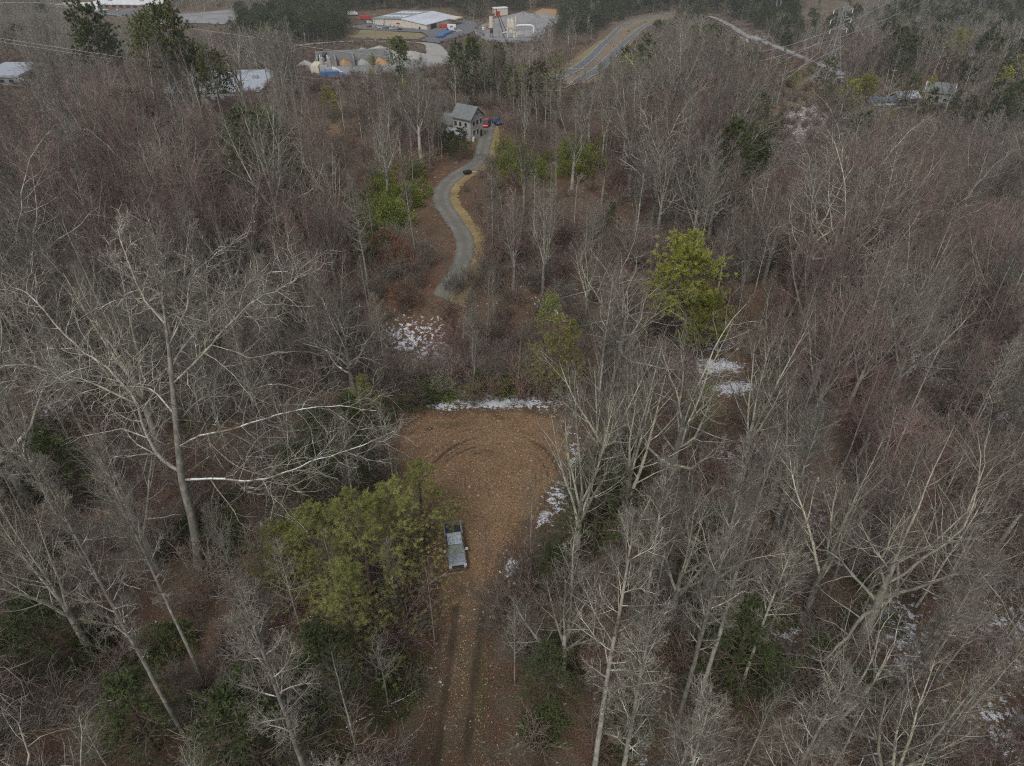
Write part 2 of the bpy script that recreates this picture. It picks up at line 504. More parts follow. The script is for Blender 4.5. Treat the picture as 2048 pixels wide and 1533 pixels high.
    c = mixc(N, L, mth(N, L, 'MULTIPLY', leaf, 0.75), c, (0.27, 0.19, 0.12))
    rustc = ramp(N, [(0.35, (0.115, 0.058, 0.035)), (0.7, (0.235, 0.125, 0.075))]); L.new(mid, rustc.inputs[0])
    c = mixc(N, L, mth(N, L, 'MULTIPLY', mth(N, L, 'MULTIPLY', A('rust'), sstep(N, L, 0.35, 0.6, mid)), 0.8, True), c, rustc.outputs[0])
    tanc = ramp(N, [(0.35, (0.17, 0.135, 0.075)), (0.7, (0.28, 0.22, 0.12))]); L.new(mid, tanc.inputs[0])
    c = mixc(N, L, A('tan'), c, tanc.outputs[0])
    cl = ramp(N, [(0.30, (0.066, 0.042, 0.025)), (0.45, (0.17, 0.110, 0.063)), (0.60, (0.295, 0.197, 0.117)), (0.78, (0.41, 0.295, 0.185))])
    fine2 = noise(N, L, P, 3.6, 5, 0.9); L.new(fine2, cl.inputs[0])
    clc = mixc(N, L, sstep(N, L, 0.42, 0.66, noise(N, L, P, 0.35, 4, 0.65)), cl.outputs[0], (0.115, 0.062, 0.038))
    N[-2]
    clc = mixc(N, L, 0.35, cl.outputs[0], clc)
    clf = mth(N, L, 'ADD', A('clear'), mth(N, L, 'MULTIPLY', mth(N, L, 'SUBTRACT', mid, 0.5), 1.3))
    c = mixc(N, L, sstep(N, L, 0.15, 0.95, clf), c, clc)
    mo = ramp(N, [(0.3, (0.035, 0.038, 0.014)), (0.7, (0.115, 0.105, 0.045))]); L.new(fine, mo.inputs[0])
    c = mixc(N, L, mth(N, L, 'MULTIPLY', sstep(N, L, 0.25, 0.8, mth(N, L, 'ADD', A('moss'), mth(N, L, 'MULTIPLY', mth(N, L, 'SUBTRACT', mid, 0.5), 1.1))), 0.75), c, mo.outputs[0])
    rc = ramp(N, [(0.3, (0.028, 0.022, 0.016)), (0.7, (0.085, 0.066, 0.045))]); L.new(fine, rc.inputs[0])
    rf = mth(N, L, 'ADD', A('rut'), mth(N, L, 'MULTIPLY', mth(N, L, 'SUBTRACT', mid, 0.5), 1.1))
    c = mixc(N, L, mth(N, L, 'MULTIPLY', sstep(N, L, 0.15, 0.95, rf), 0.85), c, rc.outputs[0])
    # patchy snow
    s1 = noise(N, L, P, 1.5, 7, 0.74); s2 = noise(N, L, P, 0.16, 3, 0.6)
    sn = mth(N, L, 'ADD', mth(N, L, 'MULTIPLY', A('snow'), 0.22), mth(N, L, 'ADD', mth(N, L, 'MULTIPLY', mth(N, L, 'ADD', mth(N, L, 'MULTIPLY', s1, 1.9), -0.45), 0.7), mth(N, L, 'MULTIPLY', s2, 0.3)))
    sm = sstep(N, L, 0.66, 0.73, sn)
    c = mixc(N, L, mth(N, L, 'MULTIPLY', sm, 0.9), c, (0.60, 0.63, 0.69))
    L.new(c, B.inputs['Base Color'])
    B.inputs['Roughness'].default_value = 0.95; B.inputs['Specular IOR Level'].default_value = 0.1
    bp = N.new('ShaderNodeBump'); bp.inputs['Strength'].default_value = 0.7; bp.inputs['Distance'].default_value = 0.12
    L.new(mth(N, L, 'ADD', fine2, leaf), bp.inputs['Height']); L.new(bp.outputs[0], B.inputs['Normal'])
    o = g.build('ground', m, smooth=True)
    for nm, arr in (('clear', clear), ('rut', rut), ('snow', snow), ('tan', tan), ('rust', rust), ('moss', moss)):
        at_ = o.data.attributes.new(nm, 'FLOAT', 'POINT'); at_.data.foreach_set('value', arr.astype(np.float32))
    tag(o, kind='structure')
build_ground()

# ------------------------------------------------------------------ roads and yards draped on the terrain
def off(y): return 0.05 + 0.0006 * max(0.0, y - 60)

def ribbon(name, line, w, m, lift=0.0, kind='structure', side=0.0, jag=0.0, seed=1, cross=5, **kw):
    line = np.asarray(line)[:, :2]
    # resample
    seg = np.r_[0, np.cumsum(np.hypot(*np.diff(line, axis=0).T))]
    n = max(8, int(seg[-1] / max(0.8, 0.006 * np.median(line[:, 1]))))
    t = np.linspace(0, seg[-1], n)
    P = np.column_stack([np.interp(t, seg, line[:, 0]), np.interp(t, seg, line[:, 1])])
    T = unit(np.gradient(P, axis=0)); Nn = np.column_stack([-T[:, 1], T[:, 0]])
    w = np.broadcast_to(np.asarray(w, float), (n,)) if np.isscalar(w) else np.interp(t, np.linspace(0, seg[-1], len(w)), w)
    rng = np.random.default_rng(seed)
    V = []
    for k in range(cross):
        s = (k / (cross - 1) - 0.5)
        j = rng.normal(0, jag, n) if k in (0, cross - 1) else 0
        q = P + Nn * (s * w + side + j)[:, None]
        z = terrain(q[:, 0], q[:, 1]) + np.array([off(a) for a in q[:, 1]]) + lift
        V.append(np.column_stack([q, z]))
    V = np.stack(V, 1).reshape(-1, 3)
    acr = np.tile(np.linspace(-1, 1, cross), n).astype(np.float32)
    i = np.arange(n - 1)[:, None]; k = np.arange(cross - 1)[None, :]
    b = i * cross + k
    F = np.stack([b, b + cross, b + cross + 1, b + 1], -1).reshape(-1, 4)
    o = Geo().add(V, F).build(name, m, smooth=True)
    aa = o.data.attributes.new('across', 'FLOAT', 'POINT'); aa.data.foreach_set('value', acr)
    # make sure it faces up
    if o.data.polygons[0].normal.z < 0: o.data.flip_normals()
    return tag(o, kind=kind, **kw)

def drape(name, px, m, cell=8.0, lift=0.0, kind='structure', world_pts=None):
    pts = world_pts if world_pts is not None else [G(u, v)[:2] for u, v in px]
    bm = bmesh.new()
    vs = [bm.verts.new((p[0], p[1], 0)) for p in pts]
    bm.faces.new(vs)
    xs = [p[0] for p in pts]; ys = [p[1] for p in pts]
    for ax, lo, hi in ((0, min(xs), max(xs)), (1, min(ys), max(ys))):
        c = lo + cell
        while c < hi:
            co = [0, 0, 0]; no = [0, 0, 0]; co[ax] = c; no[ax] = 1
            bmesh.ops.bisect_plane(bm, geom=bm.verts[:] + bm.edges[:] + bm.faces[:], plane_co=co, plane_no=no)
            c += cell
    for v_ in bm.verts: v_.co.z = float(terrain(v_.co.x, v_.co.y)) + off(v_.co.y) + lift
    bm.normal_update()
    if sum(f.normal.z for f in bm.faces) < 0: bmesh.ops.reverse_faces(bm, faces=bm.faces)
    me = bpy.data.meshes.new(name); bm.to_mesh(me); bm.free(); me.materials.append(m)
    return tag(link(name, me), kind=kind)

def gravel_mat(name, a, b, track=None, scale=3.0, ragged=0.0):
    m = bpy.data.materials.new(name); nt, N, L, B = nodes(m)
    ge = N.new('ShaderNodeNewGeometry'); P = ge.outputs['Position']
    f = noise(N, L, P, scale, 6, 0.8); g2 = noise(N, L, P, scale * 0.12, 4, 0.6)
    r = ramp(N, [(0.3, a), (0.7, b)]); L.new(mth(N, L, 'ADD', mth(N, L, 'MULTIPLY', f, 0.55), mth(N, L, 'MULTIPLY', g2, 0.45)), r.inputs[0])
    col = r.outputs[0]
    if ragged:
        at_ = N.new('ShaderNodeAttribute'); at_.attribute_name = 'across'
        ab = mth(N, L, 'ABSOLUTE', at_.outputs['Fac'])
        if track:      # two worn wheel tracks with weedy middle
            tr_ = mth(N, L, 'MULTIPLY', sstep(N, L, .18, .34, ab), sstep(N, L, .74, .56, ab))
            col = mixc(N, L, mth(N, L, 'MULTIPLY', mth(N, L, 'SUBTRACT', 1.0, tr_), mth(N, L, 'MULTIPLY', g2, .95)), col, track)
        e = mth(N, L, 'ADD', mth(N, L, 'MULTIPLY', ab, 1.0), mth(N, L, 'MULTIPLY', mth(N, L, 'SUBTRACT', noise(N, L, P, .9, 5, .75), .5), ragged))
        L.new(sstep(N, L, .90, .74, e), B.inputs['Alpha'])
    L.new(col, B.inputs['Base Color']); B.inputs['Roughness'].default_value = 0.95
    B.inputs['Specular IOR Level'].default_value = 0.15
    bp = N.new('ShaderNodeBump'); bp.inputs['Strength'].default_value = 0.4; bp.inputs['Distance'].default_value = 0.05
    L.new(f, bp.inputs['Height']); L.new(bp.outputs[0], B.inputs['Normal'])
    return m
M_GRAVEL = gravel_mat('drive_gravel', (0.09, 0.088, 0.08), (0.235, 0.23, 0.215), track=(.13, .115, .08), ragged=.9)
M_ASPH = gravel_mat('asphalt', (0.11, 0.115, 0.125), (0.17, 0.175, 0.185), scale=0.6)
M_CONC = gravel_mat('pale_paving', (0.24, 0.235, 0.225), (0.40, 0.39, 0.37), scale=0.4)
M_YARD = gravel_mat('stone_yard', (0.13, 0.135, 0.14), (0.34, 0.34, 0.34), scale=0.35)
M_VERGE = gravel_mat('verge_grass', (0.13, 0.095, 0.05), (0.34, 0.26, 0.135), scale=1.6, ragged=1.8)
M_VERGE2 = gravel_mat('highway_verge', (0.15, 0.13, 0.07), (0.28, 0.23, 0.13), scale=0.3)
M_MEDIAN = gravel_mat('highway_median', (0.15, 0.115, 0.085), (0.26, 0.21, 0.15), scale=0.3)
M_LINE = mat('road_paint', (0.62, 0.62, 0.6), 0.7, 0.1, 1.0)
M_BANKRED = gravel_mat('red_bank', (0.12, 0.075, 0.055), (0.24, 0.15, 0.105), scale=0.25)
M_SANDB = gravel_mat('orange_sand', (0.27, 0.165, 0.085), (0.45, 0.29, 0.16), scale=0.35)

ribbon('verge_grass', DRIVE_L[4:], [2.6, 3.2, 3.6, 3.6, 3.2, 3.2, 4.2, 4.6], M_VERGE, side=2.4, jag=0.0, cross=6)
ribbon('gravel_road', DRIVE_L, [7.5, 6.0, 4.6, 4.2, 4.4, 4.5, 4.3, 4.3, 4.1, 3.8], M_GRAVEL, lift=0.02, jag=0.0, cross=7)

def px_line(px, n=6): return smooth_line(np.array([G(u, v)[:2] for u, v in px]), n)
HWY_L = px_line([(1100, 168), (1140, 146), (1180, 118), (1205, 92), (1232, 64), (1262, 46), (1300, 36), (1345, 29)])
HWY_R = px_line([(1150, 172), (1190, 146), (1222, 116), (1252, 84), (1278, 62), (1312, 46), (1360, 36)])
def resamp(P, n=40):
    seg = np.r_[0, np.cumsum(np.hypot(*np.diff(P, axis=0).T))]; t = np.linspace(0, seg[-1], n)
    return np.column_stack([np.interp(t, seg, P[:, 0]), np.interp(t, seg, P[:, 1])])
HWY_M = (resamp(HWY_L) + resamp(HWY_R)) / 2
ribbon('road_bank', HWY_M, 30, M_VERGE2, lift=0.0, cross=9)
tag(bpy.data.objects['road_bank'], kind='structure')
ribbon('road_median', HWY_M, 9, M_MEDIAN, lift=0.12, cross=5)
for nm, Lc in (('highway_road', HWY_L), ('highway_road', HWY_R)):
    ribbon(nm, Lc, 6.4, M_ASPH, lift=0.25, cross=5)
    for s in (-2.8, 2.8):
        ribbon('road_line', Lc, 0.22, M_LINE, lift=0.36, side=s, cross=2)
FRONT_ROAD = px_line([(470, 112), (560, 98), (640, 88), (740, 84), (850, 88), (872, 104), (882, 135)])
ribbon('access_road', FRONT_ROAD, [7, 7, 8, 9, 13, 16, 12], M_CONC, lift=0.15)
RIGHT_ROAD = px_line([(1418, 34), (1440, 42), (1475, 62), (1520, 84), (1575, 104), (1620, 125), (1680, 152)])
M_LANE = gravel_mat('lane_gravel', (0.17, 0.165, 0.155), (0.36, 0.355, 0.345), scale=.5, ragged=1.2)
ribbon('side_road', RIGHT_ROAD, [8, 9, 9, 9, 8, 7, 6], M_LANE, lift=0.1)
drape('factory_yard', [(700, 55), (745, 48), (860, 62), (886, 50), (930, 42), (958, 48), (945, 66), (905, 78), (880, 88), (838, 83), (858, 74), (845, 66), (760, 62), (720, 60)], M_ASPH, 14, 0.1)
drape('lawn', [(722, 61), (770, 63), (842, 68), (852, 74), (835, 80), (740, 80), (700, 78)], M_VERGE2, 14, 0.05)
drape('plant_yard', [(948, 62), (965, 50), (1010, 38), (1060, 28), (1108, 26), (1120, 45), (1090, 62), (1085, 84), (1020, 88), (960, 84)], M_YARD, 12, 0.1)
drape('quarry_bank', [(1068, 28), (1085, 20), (1112, 22), (1122, 34), (1100, 40), (1078, 35)], M_SANDB, 12, 0.8)
drape('stone_yard', [(605, 140), (640, 118), (700, 106), (760, 98), (815, 106), (868, 112), (882, 140), (860, 152), (760, 150), (700, 160), (640, 165)], M_YARD, 10, 0.1)
drape('gravel_yard', [(282, 44), (330, 32), (400, 27), (470, 20), (480, 35), (450, 50), (350, 46), (300, 52)], M_YARD, 14, 0.1)
drape('car_yard', [(180, 26), (310, 14), (335, 20), (300, 34), (200, 32)], M_ASPH, 14, 0.1)

# ------------------------------------------------------------------ buildings
M_CREAM = mat('cream_panel', (0.56, 0.51, 0.42), 0.6, 0.06, 0.3)
M_WHITE = mat('white_panel', (0.66, 0.67, 0.68), 0.6, 0.08, 0.15)
M_ROOFW = mat('pale_roof', (0.48, 0.51, 0.56), 0.5, 0.16, 0.05, streak=(1, 1, 1))
M_ROOFG = mat('grey_roof', (0.24, 0.27, 0.30), 0.7, 0.2, 0.3)
M_SNOW = mat('snow', (0.33, 0.36, 0.41), 0.8, 0.05, 1.0)
M_SHING = mat('grey_shingle', (0.15, 0.165, 0.17), 0.85, 0.18, 1.2)
M_SIDING = mat('beige_siding', (0.36, 0.35, 0.335), 0.75, 0.07, 1.0)
M_TRIM = mat('cream_trim', (0.60, 0.58, 0.48), 0.6, 0.05, 1.0)
M_GLASS = mat('dark_glass', (0.03, 0.035, 0.045), 0.12, 0.2, 1.0, spec=0.6)
M_DARK = mat('dark_opening', (0.02, 0.02, 0.022), 0.9, 0.1)
M_RED = mat('red_paint', (0.42, 0.035, 0.03), 0.4, 0.12, 1.0)
M_BLUE = mat('blue_paint', (0.06, 0.13, 0.30), 0.5, 0.15, 1.0)
M_STEEL = mat('galvanised_steel', (0.34, 0.35, 0.36), 0.5, 0.12, 1.0, metal=0.4)
M_RUSTY = mat('rusty_steel', (0.10, 0.055, 0.04), 0.8, 0.25, 1.0)
M_GREEN = mat('dark_green_sheet', (0.04, 0.07, 0.055), 0.6, 0.2, 1.0)
M_BRICK = mat('red_brick', (0.26, 0.12, 0.085), 0.85, 0.12, 1.0)
M_WOODP = mat('pole_wood', (0.30, 0.27, 0.22), 0.9, 0.15, 2.0)
M_DECK = mat('deck_wood', (0.22, 0.18, 0.13), 0.9, 0.2, 2.0)

class Frame:
    """local frame of a building: a = along the front wall, b = into the depth"""
    def __init__(self, A, B, C):
        self.A, self.B = np.asarray(A, float), np.asarray(B, float)
        self.o = self.A[:2]; self.a = self.B[:2] - self.A[:2]; self.la = np.linalg.norm(self.a); self.a = self.a / self.la
        n = np.array([-self.a[1], self.a[0]])
        dep = np.dot(np.asarray(C)[:2] - self.B[:2], n)
        self.b = n * np.sign(dep) if dep else n; self.lb = abs(dep)
        self.rz = math.atan2(self.a[1], self.a[0])
    def p(self, s, t, z): q = self.o + self.a * s + self.b * t; return np.array([q[0], q[1], z])

def box_l(g, s0, s1, t0, t1, z0, z1, mi=0):
    return g.add([[s, t, z] for z in (z0, z1) for (s, t) in ((s0, t0), (s1, t0), (s1, t1), (s0, t1))],
                 [[0, 3, 2, 1], [4, 5, 6, 7], [0, 1, 5, 4], [1, 2, 6, 5], [2, 3, 7, 6], [3, 0, 4, 7]], mi)

def gable(name, fr, hw, hr, wall_m, roof_m, ridge='b', eave=0.6, th=0.35, base=3.0, label='', cat='building', group=None, ridge_pos=0.5, trim=None, two_tone=None):
    """gable house in a frame at z of the front-left corner; ridge runs along b (front is the gable) or along a"""
    z = min(fr.A[2], fr.B[2])
    root = thing(name, (fr.o[0], fr.o[1], z), fr.rz, label=label, cat=cat, group=group)
    if np.dot(fr.b, [-fr.a[1], fr.a[0]]) < 0: sgn = -1
    else: sgn = 1
    la, lb = fr.la, fr.lb * sgn
    g = Geo()
    if ridge == 'b':
        rp = la * ridge_pos
        prof = [(0, -base), (la, -base), (la, hw), (rp, hr), (0, hw)]
        V = [[s, t, z_] for t in (0, lb) for (s, z_) in prof]
    else:
        rp = lb * ridge_pos
        prof = [(0, -base), (lb, -base), (lb, hw), (rp, hr), (0, hw)]
        V = [[s, t, z_] for s in (0, la) for (t, z_) in prof]
    g.add(V, [[i, (i + 1) % 5, 5 + (i + 1) % 5, 5 + i] for i in (0, 1, 4)])
    g.add(V, [[0, 1, 2, 4], [5, 9, 7, 6]]); g.add(V, [[4, 2, 3], [9, 8, 7]])
    g.build('wall', wall_m, root)
    for side in (0, 1):
        r = Geo(); e = eave * (1 if sgn > 0 or ridge == 'b' else -1)
        if ridge == 'b':
            s0, s1 = (-eave, rp) if side == 0 else (la + eave, rp)
            dz = (hr - hw) * eave / max(abs(rp if side == 0 else la - rp), 0.1)
            t0, t1 = (-eave * sgn, lb + eave * sgn)
            q = [[s0, t0, hw - dz], [s1, t0, hr], [s1, t1, hr], [s0, t1, hw - dz]]
        else:
            t0, t1 = (-eave * sgn, rp) if side == 0 else (lb + eave * sgn, rp)
            dz = (hr - hw) * eave / max(abs(rp if side == 0 else lb - rp), 0.1)
            q = [[-eave, t0, hw - dz], [la + eave, t0, hw - dz], [la + eave, t1, hr], [-eave, t1, hr]]
        q = np.array(q) + [0, 0, 0.03]
        V = np.vstack([q, q + [0, 0, th]])
        r.add(V, [[0, 3, 2, 1], [4, 5, 6, 7], [0, 1, 5, 4], [1, 2, 6, 5], [2, 3, 7, 6], [3, 0, 4, 7]])
        rm = roof_m if two_tone is None or side == 1 else two_tone
        r.build('roof', rm, root)
    return root, la, lb, sgn

def windows(root, spots, face, mglass=M_GLASS, frame=None, sgn=1):
    """face 'front' (t = 0) : spots are (s0, s1, z0, z1); face 'end' is at s = value in spots[4]"""
    for sp in spots:
        s0, s1, z0, z1 = sp[:4]
        fr_ = Geo(); pn = Geo()
        if face == 'front':
            box_l(fr_, s0 - .12, s1 + .12, -0.06 * sgn, 0.1 * sgn, z0 - .12, z1 + .12); box_l(pn, s0, s1, -0.10 * sgn, -0.05 * sgn, z0, z1)
        else:
            x = sp[4]
            box_l(fr_, x - .1, x + .06, s0 * sgn - .12, s1 * sgn + .12, z0 - .12, z1 + .12); box_l(pn, x + .05, x + .10, s0 * sgn, s1 * sgn, z0, z1)
        w = fr_.build('window', frame or M_TRIM, root); pn.build('pane', mglass, w)

# long cream warehouse
fw = Frame(G(747, 50), G(854, 61), G(884, 50))
z_px = lambda fr: 0
scale_w = proj(G(800, 55))[2] / FPX          # metres per photo pixel there
fw.lb = max(fw.lb, 0.75 * fw.la)
wh, la, lb, sg = gable('warehouse', fw, 11.5 * scale_w, 16.5 * scale_w, M_CREAM, M_ROOFW, 'b', 0.8, 0.6, 4, 'long cream warehouse with low white gable roof behind rows of parked cars', 'warehouse', ridge_pos=0.55, two_tone=M_ROOFG)
for k in range(6):
    g = Geo(); s = la * (0.08 + 0.075 * k)
    slope = (16.5 - 11.5) * scale_w / (la * 0.55)
    for q in range(2):
        g = Geo(); t0 = lb * (0.18 + 0.45 * q)
        zz = 11.5 * scale_w + s * slope + 0.8
        g.add([[s, t0, zz], [s + la * .05, t0, zz + la * .05 * slope], [s + la * .05, t0 + lb * .16, zz + la * .05 * slope], [s, t0 + lb * .16, zz],
               [s, t0, zz + .4], [s + la * .05, t0, zz + la * .05 * slope + .4], [s + la * .05, t0 + lb * .16, zz + la * .05 * slope + .4], [s, t0 + lb * .16, zz + .4]],
              [[0, 3, 2, 1], [4, 5, 6, 7], [0, 1, 5, 4], [1, 2, 6, 5], [2, 3, 7, 6], [3, 0, 4, 7]])
        g.build('skylight', M_WHITE, wh)
for (s0, s1, z0, z1) in ((.855, .885, 0, 3.6), (.77, .785, 0, 2.4), (.73, .742, 0, 2.4), (.2, .22, 0, 2.6), (.21, .225, 3, 8)):
    g = Geo(); box_l(g, la * s0, la * s1, -0.35 * sg, 0.2 * sg, z0, z1); g.build('door', M_DARK if s0 > .8 else M_STEEL, wh)
g = Geo()
for k in range(7): box_l(g, la * (.44 + .011 * k), la * (.449 + .011 * k), -0.5 * sg, 0.1 * sg, 7.6 * scale_w, (8.8 + (k % 3) * .25) * scale_w)
g.build('sign', M_RED, wh)
g = Geo(); box_l(g, la - .2, la + .5, lb * .12, lb * .30, 0, 6.5); g.build('loading_door', M_DARK, wh)
g = Geo(); box_l(g, la - .2, la + 9, lb * .72, lb * .98, 6.2, 7.2); g.build('canopy', M_CREAM, wh)

def simple_box(name, px_base, w_px, h_px, depth, wall_m, roof_m, label, cat, rz=0.0, skew=0.0, parts=None, lift=0.0):
    p = G(*px_base); sc = proj(p)[2] / FPX
    root = thing(name, p, rz, label=label, cat=cat)
    w = w_px * sc; h = h_px * sc
    g = Geo(); box_l(g, -w / 2, w / 2, 0, depth, -3, h); g.build('wall', wall_m, root)
    g = Geo(); box_l(g, -w / 2 - .5, w / 2 + .5, -.5, depth + .5, h, h + 0.8); g.build('roof', roof_m, root)
    return root, w, h, sc

r_, w, h, sc = simple_box('factory', (245, 17), 150, 6, 70, M_BRICK, M_WHITE, 'huge pale flat-roofed factory cut by the top edge above its car park', 'factory', rz=-0.10)
for k in range(9):
    g = Geo(); box_l(g, -w / 2 + w * (.06 + .1 * k), -w / 2 + w * (.11 + .1 * k), -.25, .1, 1, 4.5); g.build('window', M_GLASS, r_)
for k in range(5):
    g = Geo(); g.box((-w * .3 + w * .15 * k, 22 + 9 * (k % 3), h + 1.7), (4, 3, 1.8)); g.build('roof_unit', M_STEEL, r_)
r_, w, h, sc = simple_box('office_block', (180, 21), 36, 7, 22, M_WHITE, M_WHITE, 'small white flat-roofed block beside the huge pale factory', 'building', rz=-0.1)
for k in range(5):
    g = Geo(); box_l(g, -w / 2 + w * (.1 + .17 * k), -w / 2 + w * (.2 + .17 * k), -.25, .1, 1.2, 3.2); g.build('window', M_GLASS, r_)
r_, w, h, sc = simple_box('warehouse', (150, 16), 70, 5, 14, M_CREAM, M_TRIM, 'low tan warehouse next to the small white block, at the woods edge', 'warehouse', rz=0.12)
for k in range(4):
    g = Geo(); box_l(g, -w / 2 + w * (.12 + .22 * k), -w / 2 + w * (.22 + .22 * k), -.25, .1, 0, 4); g.build('door', M_STEEL, r_)
# snowy roofs seen through the pines on the hill
r_, w, h, sc = simple_box('snowy_shed', (430, 206), 190, 20, 34, M_STEEL, M_SNOW, 'long low building with snow-covered flat roof behind the four dark pines', 'building', rz=0.05)
for k in range(10):
    g = Geo(); box_l(g, -w / 2 + w * (.04 + .095 * k), -w / 2 + w * (.085 + .095 * k), -.2, .1, 1.5, h - 1.5); g.build('window', M_GLASS, r_)
for k in range(4):
    g = Geo(); g.box((-w * .36 + w * .23 * k, 12 + 7 * (k % 2), h + 1.3), (2.2, 1.8, 1.2)); g.build('roof_unit', M_STEEL, r_)
r_, w, h, sc = simple_box('snowy_shed', (0, 172), 84, 16, 26, M_STEEL, M_SNOW, 'snow-roofed shed at the edge of the picture behind bare oaks', 'building', rz=0.03)
for k in range(4):
    g = Geo(); box_l(g, -w / 2 + w * (.1 + .22 * k), -w / 2 + w * (.2 + .22 * k), -.2, .1, 1.5, h - 1); g.build('window', M_GLASS, r_)

# grey house at the head of the gravel drive
p0 = G(942, 283)
sch = proj(p0)[2] / FPX
hs = thing('house', p0, RAD(-33), label='two-storey beige house with grey shingle roof at the head of the gravel drive', cat='house')
D_, W_ = 6.6, 6.6
hw_, hr_ = 6.6, 9.3
g = Geo()
V = [[s, t, z] for s in (0, -W_) for (t, z) in ((0, -2), (D_, -2), (D_, hw_), (D_ / 2, hr_), (0, hw_))]
g.add(V, [[i, (i + 1) % 5, 5 + (i + 1) % 5, 5 + i] for i in (0, 1, 4)]); g.add(V, [[0, 1, 2, 4], [5, 9, 7, 6]]); g.add(V, [[4, 2, 3], [9, 8, 7]])
g.build('wall', M_SIDING, hs)
for k in range(19):                              # siding courses on the two faces seen
    zc_ = -0.4 + k * 0.34
    g = Geo(); box_l(g, 0.0, 0.035, 0.05, D_ - 0.05, zc_, zc_ + 0.30); box_l(g, -W_, 0.035, -0.035, 0.0, zc_, zc_ + .30); g.build('plank', M_SIDING, hs)
for side in (0, 1):
    t0 = -0.6 if side == 0 else D_ + .6
    q = np.array([[.7, t0, hw_ - .4], [.7, D_ / 2, hr_ + .05], [-W_ - .6, D_ / 2, hr_ + .05], [-W_ - .6, t0, hw_ - .4]])
    g = Geo(); g.add(np.vstack([q, q + [0, 0, .25]]), [[0, 3, 2, 1], [4, 5, 6, 7], [0, 1, 5, 4], [1, 2, 6, 5], [2, 3, 7, 6], [3, 0, 4, 7]])
    g.build('roof', M_SHING, hs)
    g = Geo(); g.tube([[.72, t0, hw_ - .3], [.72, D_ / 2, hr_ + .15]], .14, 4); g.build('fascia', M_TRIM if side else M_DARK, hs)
for (t, z0, z1, ww) in ((1.1, 4.3, 5.6, .9), (3.0, 4.3, 5.6, .9), (4.8, 4.3, 5.6, .9), (1.1, 1.5, 2.9, .9), (3.0, 1.5, 2.9, .9), (3.1, 7.0, 7.9, .6)):
    windows(hs, [(t, t + ww, z0, z1, 0.03)], 'end')
windows(hs, [(-2.2, -1.3, 3.9, 5.2), (-4.2, -3.3, 3.9, 5.2), (-6.0, -5.1, 3.9, 5.2)], 'front')
g = Geo(); box_l(g, 0.03, .12, 5.0, 5.9, 0, 2.1); g.build('door', M_DARK, hs)
hs.scale = (.82, .82, .82)
# lower wing and snowy porch roof
g = Geo(); box_l(g, -W_ - 5, -W_, .4, D_ - .6, -2, 3.6); g.build('wing_wall', M_SIDING, hs)
q = np.array([[-W_ - 5.5, -0.2, 3.5], [-W_, -0.2, 3.5], [-W_, D_ / 2, 5.9], [-W_ - 5.5, D_ / 2, 5.9]])
g = Geo(); g.add(np.vstack([q, q + [0, 0, .25]]), [[0, 3, 2, 1], [4, 5, 6, 7], [0, 1, 5, 4], [1, 2, 6, 5], [2, 3, 7, 6], [3, 0, 4, 7]]); g.build('wing_roof', M_SHING, hs)
q = np.array([[-W_ - 2, -2.6, 1.9], [-1.5, -2.6, 1.9], [-1.5, -.05, 2.8], [-W_ - 2, -.05, 2.8]])
g = Geo(); g.add(np.vstack([q, q + [0, 0, .2]]), [[0, 3, 2, 1], [4, 5, 6, 7], [0, 1, 5, 4], [1, 2, 6, 5], [2, 3, 7, 6], [3, 0, 4, 7]]); g.build('porch_roof', M_SNOW, hs)
for s in (-W_ - 1.8, -6.5, -3.8, -1.7):
    g = Geo(); g.box((s, -2.4, .3), (.2, .2, 3.2)); g.build('porch_post', M_TRIM, hs)

# houses on the far right hill
def small_house(px, w, d, hw, hr, rz, wall, roof, label, name='house', door=True):
    p = G(*px)
    h = thing(name, p, rz, label=label, cat='house')
    g = Geo()
    V = [[s, t, z] for s in (0, w) for (t, z) in ((0, -4), (d, -4), (d, hw), (d / 2, hr), (0, hw))]
    g.add(V, [[i, (i + 1) % 5, 5 + (i + 1) % 5, 5 + i] for i in (0, 1, 4)]); g.add(V, [[0, 1, 2, 4], [5, 9, 7, 6]]); g.add(V, [[4, 2, 3], [9, 8, 7]])
    g.build('wall', wall, h)
    for side in (0, 1):
        t0 = -.5 if side == 0 else d + .5
        q = np.array([[-.6, t0, hw - .25], [w + .6, t0, hw - .25], [w + .6, d / 2, hr + .05], [-.6, d / 2, hr + .05]])
        g = Geo(); g.add(np.vstack([q, q + [0, 0, .3]]), [[0, 3, 2, 1], [4, 5, 6, 7], [0, 1, 5, 4], [1, 2, 6, 5], [2, 3, 7, 6], [3, 0, 4, 7]]); g.build('roof', roof, h)
        for s in (-.62, w + .62):
            g = Geo(); g.tube([[s, t0, hw - .15], [s, d / 2, hr + .2]], .22, 4); g.build('fascia', M_TRIM, h)
    for k in range(3):
        windows(h, [(w * (.12 + .3 * k), w * (.12 + .3 * k) + 1.3, 1.4, 2.8)], 'front')
    windows(h, [(d * .25, d * .25 + 1.2, 1.4, 2.8, w), (d * .6, d * .6 + 1.2, 1.4, 2.8, w)], 'end')
    return h
small_house((1845, 206), 11, 8, 5.0, 8.4, RAD(-25), M_SIDING, M_SHING, 'grey-roofed hill house with cream gable trim between the two utility poles')
small_house((1797, 210), 10, 7, 2.5, 4.6, RAD(12), M_SIDING, M_SNOW, 'low house with patchy snow on its roof beside the blue-roofed shed')
small_house((1888, 213), 5, 5, 2.4, 4.2, RAD(-28), M_SIDING, M_SHING, 'small porch-sized outbuilding with cream gable below the grey-roofed hill house', 'outbuilding')
small_house((1745, 212), 14, 7, 1.8, 2.8, RAD(4), M_WHITE, mat('blue_grey_sheet', (0.13, 0.16, 0.24), 0.5, 0.15, .4), 'long low shed with blue-grey roof beside the yellow-green hill pines', 'shed')
